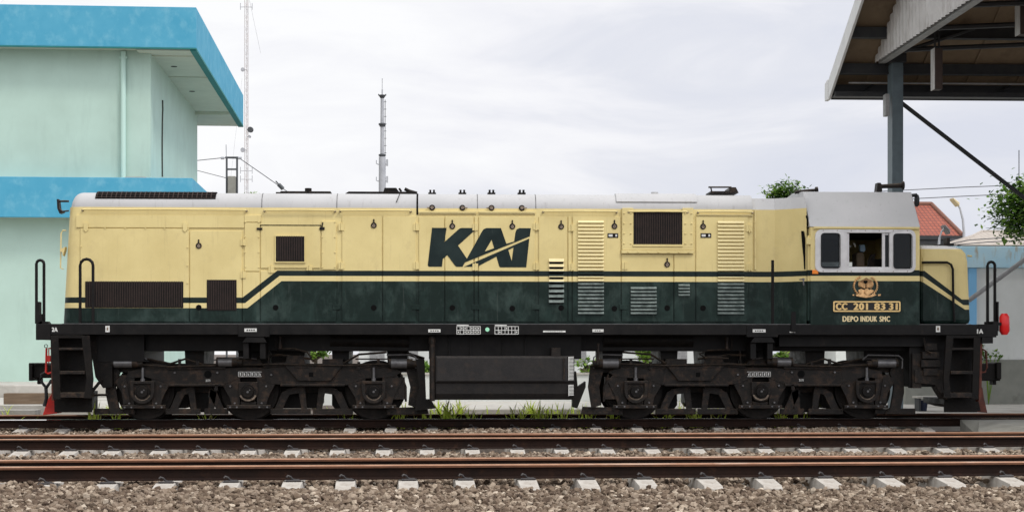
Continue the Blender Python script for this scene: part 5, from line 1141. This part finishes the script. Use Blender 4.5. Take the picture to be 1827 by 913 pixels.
# bogies
def bogie(c1, c2, c3, mirror):
    Y0 = YF + .46; BW = .10
    mx_ = (lambda a: a)
    def tr(a):          # the second bogie is turned end for end
        if not mirror: return a
        # piecewise map from the left bogie's axles to the right one's
        src = [255, 443, 667]; dst = [c3, c2, c1]
        if a <= 443: return dst[0] + (a - 255) * (dst[1] - dst[0]) / (443 - 255)
        return dst[1] + (a - 443) * (dst[2] - dst[1]) / (667 - 443)
    T = lambda l: [(tr(a), b) for a, b in l]
    axles = [255, 443, 667]
    def fn(m):
        for k, Yy in enumerate((Y0, 2 * YC - Y0 - BW)):
            top = [(228, 662), (262, 655), (300, 658), (400, 657), (430, 655), (470, 655), (500, 652), (615, 652), (640, 656), (702, 656), (716, 664), (702, 673), (652, 675), (618, 687), (602, 687), (505, 687), (480, 684), (455, 673), (430, 673), (405, 684), (395, 686), (305, 686), (285, 679), (258, 672), (225, 676)]
            # convex-ish pieces avoid tangled faces
            m.pprism(T([(228, 662), (262, 655), (300, 658), (300, 684), (285, 679), (258, 672), (225, 676)]), Yy, Yy + BW, Y0)
            m.pprism(T([(299, 658), (401, 657), (401, 685), (395, 686), (305, 686), (299, 684)]), Yy + .003, Yy + BW - .003, Y0)
            m.pprism(T([(400, 657), (430, 655), (470, 655), (500, 652), (500, 686), (480, 684), (455, 673), (430, 673), (405, 684), (400, 685)]), Yy, Yy + BW, Y0)
            m.pprism(T([(499, 652), (616, 652), (616, 687), (499, 686)]), Yy + .003, Yy + BW - .003, Y0)
            m.pprism(T([(615, 652), (640, 656), (702, 656), (716, 664), (702, 673), (652, 675), (618, 687), (615, 687)]), Yy, Yy + BW, Y0)
            for c in axles:
                m.pprism(T([(c - 50, 681), (c - 40, 668), (c - 15, 672), (c - 15, 724), (c - 30, 724), (c - 34, 708)]), Yy + .006, Yy + BW - .006, Y0)
                m.pprism(T([(c + 15, 672), (c + 40, 668), (c + 50, 681), (c + 36, 708), (c + 31, 724), (c + 15, 724)]), Yy + .006, Yy + BW - .006, Y0)
                m.pprism(T([(c - 38, 722), (c + 40, 722), (c + 40, 728), (c - 38, 728)]), Yy - .03, Yy + .05, Y0)
        # rim along the lower edge of the frame, transoms
        for a, b in ((300, 400), (500, 615)): m.pprism(T([(a, 684.5), (b, 684.5), (b, 688.5), (a, 688.5)]), Y0 - .03, Y0 + .01)
        m.pprism(T([(298, 654), (402, 653), (402, 658), (298, 659)]), Y0 - .03, Y0 + .02); m.pprism(T([(470, 648), (510, 646), (510, 653), (470, 656)]), Y0 - .03, Y0 + .02)
        for c in (350, 557): m.pprism(T([(c - 40, 660), (c + 40, 660), (c + 40, 700), (c - 40, 700)]), Y0 + .35, 2 * YC - Y0 - .35)
        m.pprism(T([(190, 648), (740, 648), (740, 664), (190, 664)]), Y0 + .12, Y0 + .2)
        m.pprism(T([(507, 651), (612, 651), (590, 679), (532, 679)]), Y0 - .045, Y0 + .0)
        m.pprism(T([(525, 650), (551, 650), (551, 656), (525, 656)]), Y0 - .055, Y0 + .0)
    B = part('bogie', M['grime2'], fn, bevel=.006)
    part('frame_opening', M['void'], lambda m: (m.cyl((X(tr(371), Y0), Y0 + .01, Z(667, Y0)), (X(tr(371), Y0), Y0 - .002, Z(667, Y0)), .06, 14), m.pprism(T([(551, 664), (559, 664), (559, 672), (551, 672)]), Y0 - .048, Y0 - .03)), B)
    zw = Z(697, 26.8); rw = .457
    for i, c in enumerate(axles):
        cx = X(tr(c), Y0 - .0)
        for s_, Yw in ((1, YC - GA / 2), (-1, YC + GA / 2)):
            o = part('wheel', M['tyre'], lambda m: (m.tube([(cx, Yw - s_ * .065, rw), (cx, Yw + s_ * .05, rw)], rw, 40), m.tube([(cx, Yw + s_ * .05, rw), (cx, Yw + s_ * .075, rw)], rw + .027, 40), m.tube([(cx, Yw - s_ * .085, rw), (cx, Yw - s_ * .064, rw)], rw * .86, 40)), B, smooth=True)
        part('axle', M['grime'], lambda m: (m.tube([(cx, Y0 + .1, rw), (cx, 2 * YC - Y0 - .1, rw)], .09, 12), m.tube([(cx, YC - .3, rw), (cx, YC + .3, rw)], .27, 18)), B)
        def ab(m):
            w = 17
            m.pprism([(tr(c) - w, 681), (tr(c) + w, 681), (tr(c) + w, 702), (tr(c) + w * .7, 713), (tr(c), 717), (tr(c) - w * .7, 713), (tr(c) - w, 702)], Y0 - .035, Y0 + .1, Y0)
            m.pprism([(tr(c) - 14, 716), (tr(c) + 14, 716), (tr(c) + 14, 722), (tr(c) - 14, 722)], Y0 + .02, Y0 + .1, Y0)
        part('axle_box', M['grime2'], ab, B, bevel=.008)
        zc = Z(698, Y0)
        def capf(m):
            m.cyl((cx, Y0 - .03, zc), (cx, Y0 - .055, zc), .118, 22); m.cyl((cx, Y0 - .05, zc), (cx, Y0 - .085, zc), .095, 20, .085)
        part('axle_cap', M['grime'], capf, B, smooth=True)
        def ringf(m):
            for a0 in range(205, 335, 10):
                a, b = R(a0), R(a0 + 10.5); r0, r1 = .116, .146
                m.prism([(cx + r0 * math.cos(a), zc + r0 * math.sin(a)), (cx + r1 * math.cos(a), zc + r1 * math.sin(a)), (cx + r1 * math.cos(b), zc + r1 * math.sin(b)), (cx + r0 * math.cos(b), zc + r0 * math.sin(b))], Y0 - .043, Y0 - .034)
        part('axle_box_rim', M['dust'], ringf, B)
        part('axle_bolt', M['cast'], lambda m: (m.cyl((cx, Y0 - .08, zc), (cx, Y0 - .10, zc), .018, 8), m.cyl((cx + .03, Y0 - .08, zc + .03), (cx + .03, Y0 - .095, zc + .03), .01, 6)), B)
        if i != 1:
            part('sand_pipe', M['cast'], lambda m: (m.tube([(cx, Y0 - .02, Z(676, Y0)), (cx, Y0 - .02, Z(655, Y0))], .022, 8), m.tube([(cx, Y0 - .025, Z(681, Y0)), (cx, Y0 - .025, Z(674, Y0))], .035, 8)), B)
    # outer axle boxes sit in U-shaped housings
    for c in (255, 667):
        part('axle_housing', M['grime2'], lambda m: m.fill([[(X(tr(c), Y0) + a, z_) for a, z_ in [(-.19, Z(679, Y0)), (.19, Z(679, Y0)), (.19, zc)] + [(.19 * math.cos(t), zc + .19 * -math.sin(t)) for t in [R(18) * i for i in range(1, 10)]] + [(-.19, zc)]],
            [(X(tr(c), Y0) + a, z_) for a, z_ in [(-.135, Z(684, Y0)), (.135, Z(684, Y0)), (.135, zc)] + [(.135 * math.cos(t), zc - .135 * math.sin(t)) for t in [R(18) * i for i in range(1, 10)]] + [(-.135, zc)]]], Y0 - .075, Y0 - .036), B, bevel=.008)
    for pts in ([(192, 657), (191, 640), (198, 634), (252, 633), (262, 641)], [(690, 633), (736, 632), (742, 637), (742, 656)], [(380, 642), (430, 637), (458, 640)]):
        part('brake_pipe', M['cast'], lambda m: m.tube([P(tr(a), b, Y0 - .06) for a, b in pts], .012, 6), B, smooth=True)
    for pts in ([(456, 664), (458, 640), (466, 634), (500, 633), (530, 637), (556, 640)], [(478, 660), (480, 625)], [(610, 650), (640, 632), (690, 628)], [(716, 668), (724, 690), (724, 716)], [(300, 650), (330, 640), (362, 650)]):
        part('hose', M['grime2'], lambda m: m.tube([P(tr(a), b, Y0 + .02) for a, b in pts], .018, 6), B, smooth=True)
    def boltf(m):
        for q, w in [(312, 664.), (388, 664.), (520, 658.), (600, 658.), (484, 668.)] + [(c + d, 718) for c in axles for d in (-24, 24)] + [(c + d, 688) for c in axles for d in (-32, 32)] + [(c + d, 725.) for c in axles for d in (-32, -20, 20, 34)]:
            m.cyl((X(tr(q), Y0), Y0 - .034, Z(w, Y0)), (X(tr(q), Y0), Y0 + .01, Z(w, Y0)), .015, 6)
    part('frame_bolts', M['cast'], boltf, B)
    for q, t, bt in ((386, 686, 694), (320, 640, 656), (352, 644, 655), (600, 642, 653), (640, 645, 657), (675, 640, 650)):
        part('hanger_link', M['grime2'], lambda m: (m.pprism(T([(q - 2.5, t), (q + 2.5, t), (q + 2, bt), (q - 2, bt)]), Y0 - .03, Y0 + .03), m.cyl((X(tr(q), Y0), Y0 - .04, Z(bt - 1, Y0)), (X(tr(q), Y0), Y0 + .03, Z(bt - 1, Y0)), .03, 10)), B)
    # brake gear
    BG = lambda fn, nm='brake_hanger': part(nm, M['grime2'], fn, B, bevel=.004)
    for c, s_, w in ((255, 1, 90), (443, -1, 70), (443, 1, 100), (667, -1, 100)):
        q = lambda l: T([(c + s_ * a, b) for a, b in l]); Yb = Y0 + .13
        BG(lambda m: (m.pprism(q([(44, 733), (58, 700), (70, 694), (74, 700), (58, 733)]), Yb, Yb + .05, Y0), m.pprism(q([(66, 694), (w - 2, 688), (w, 700), (72, 704)]), Yb + .004, Yb + .046, Y0),
            m.pprism(q([(w - 12, 698), (w, 694), (w + 4, 733), (w - 6, 733)]), Yb, Yb + .05, Y0), m.pprism(q([(38, 729), (w + 10, 729), (w + 10, 739), (38, 739)]), Yb - .01, Yb + .06, Y0)))
    BG(lambda m: (m.pprism(T([(188, 700), (190, 645), (206, 640), (214, 664), (206, 690), (212, 726), (222, 738), (196, 738)]), Y0 + .05, Y0 + .12), m.pprism(T([(168, 728), (240, 729), (240, 738), (168, 739)]), Y0 + .10, Y0 + .16)))
    BG(lambda m: (m.pprism(T([(722, 650), (748, 652), (752, 690), (746, 728), (728, 722), (732, 690)]), Y0 + .05, Y0 + .12), m.pprism(T([(690, 727), (762, 725), (765, 738), (690, 740)]), Y0 + .10, Y0 + .16)))
    BG(lambda m: m.pprism(T([(215, 684), (226, 676), (232, 716), (220, 722)]), Y0 - .01, Y0 + .06), 'brake_shoe')
    BG(lambda m: m.pprism(T([(700, 676), (722, 672), (724, 712), (702, 712)]), Y0 + .02, Y0 + .12), 'brake_shoe')
    for a, b, y, r_ in ((200, 246, 648, .066), (386, 424, 646, .066), (694, 736, 648, .075)):
        o = part('brake_cylinder', M['grime2'], lambda m: (m.tube([P(tr(a), y, Y0 - .05), P(tr(b), y, Y0 - .05)], r_, 16), m.tube([P(tr(b), y + 1, Y0 - .05), P(tr(b + 8), y + 1, Y0 - .05)], r_ * .8, 12), m.tube([P(tr(a - (1 if a > 600 else -1) * 0), y - 8, Y0), P(tr(a + 60 if a < 600 else a - 60), y - 8, Y0)], .012, 5)), B, smooth=True)
        part('cylinder_band', M['cast'], lambda m: m.tube([P(tr(a + 4), y, Y0 - .05), P(tr(b - 10), y, Y0 - .05)], r_ + .003, 16), B, smooth=True)
    part('brake_rod', M['grime2'], lambda m: (m.tube([P(tr(246), 650, Y0 - .06), P(tr(300), 654, Y0 - .06), P(tr(386), 652, Y0 - .06)], .014, 6), m.tube([P(tr(430), 651, Y0 - .06), P(tr(500), 650, Y0 - .06), P(tr(610), 652, Y0 - .06), P(tr(694), 649, Y0 - .06)], .014, 6), m.tube([P(tr(262), 640, Y0 + .1), P(tr(320), 652, Y0 + .1)], .02, 6)), B, smooth=True)
    o = part('number_stencil', M['white'], lambda m: [(m.pprism(T([(425 + k * 7, 662.5), (425.9 + k * 7, 662.5), (425.9 + k * 7, 671.5), (425 + k * 7, 671.5)]), Y0 - .006, Y0 - .001), m.pprism(T([(425 + k * 7, 662.5), (432 + k * 7, 662.5), (432 + k * 7, 663.3), (425 + k * 7, 663.3)]), Y0 - .0045, Y0 - .0012), m.pprism(T([(425 + k * 7, 670.7), (432 + k * 7, 670.7), (432 + k * 7, 671.5), (425 + k * 7, 671.5)]), Y0 - .0045, Y0 - .0012), m.pprism(T([(427.5 + k * 7, 664.5), (430 + k * 7, 664.5 + (k % 3)), (430 + k * 7, 669.5), (428 + k * 7, 669.5)]), Y0 - .0045, Y0 - .0012)) for k in range(6)], B)
    part('bogie_stencil', M['white'], lambda m: text_mb(m, '2171', X(tr(371) - 4, Y0), X(tr(371) + 4, Y0), Z(680, Y0), Z(676, Y0), Y0 - .002, .004, .05), B)
    # suspension blocks
    for l_ in ([(512, 634), (540, 634), (546, 651), (508, 651)], [(420, 640), (462, 640), (470, 652), (420, 652)], [(575, 640), (612, 640), (612, 652), (575, 652)]):
        part('suspension_block', M['grime2'], lambda m: m.pprism(T(l_), Y0 - .02, Y0 + .29), B, bevel=.006)
    for a, b_, t, bt in ((272, 336, 676, 728), (338, 372, 682, 735), (384, 430, 678, 728), (456, 572, 676, 728), (592, 655, 676, 730)):
        part('motor_case', M['grime'], lambda m: m.pprism(T([(a, t), (b_, t), (b_, bt - 8), (b_ - 6, bt), (a + 6, bt), (a, bt - 8)]), YC - .41, YC + .41, Y0 + .4), B)
    for a, b_ in ((330, 366), (425, 480), (484, 545), (592, 624), (690, 728), (205, 262)):  # boxes added to block the bright gap between bogie and frame
        part('gap_blocker', M['grime'], lambda m: m.pprism(T([(a, 618), (b_, 618), (b_ - 2, 652), (a + 2, 652)]), YC - .6, YC + .6, Y0 + .3), B)
    return B
bogie(255, 443, 667, False); bogie(1134, 1357, 1546, True)
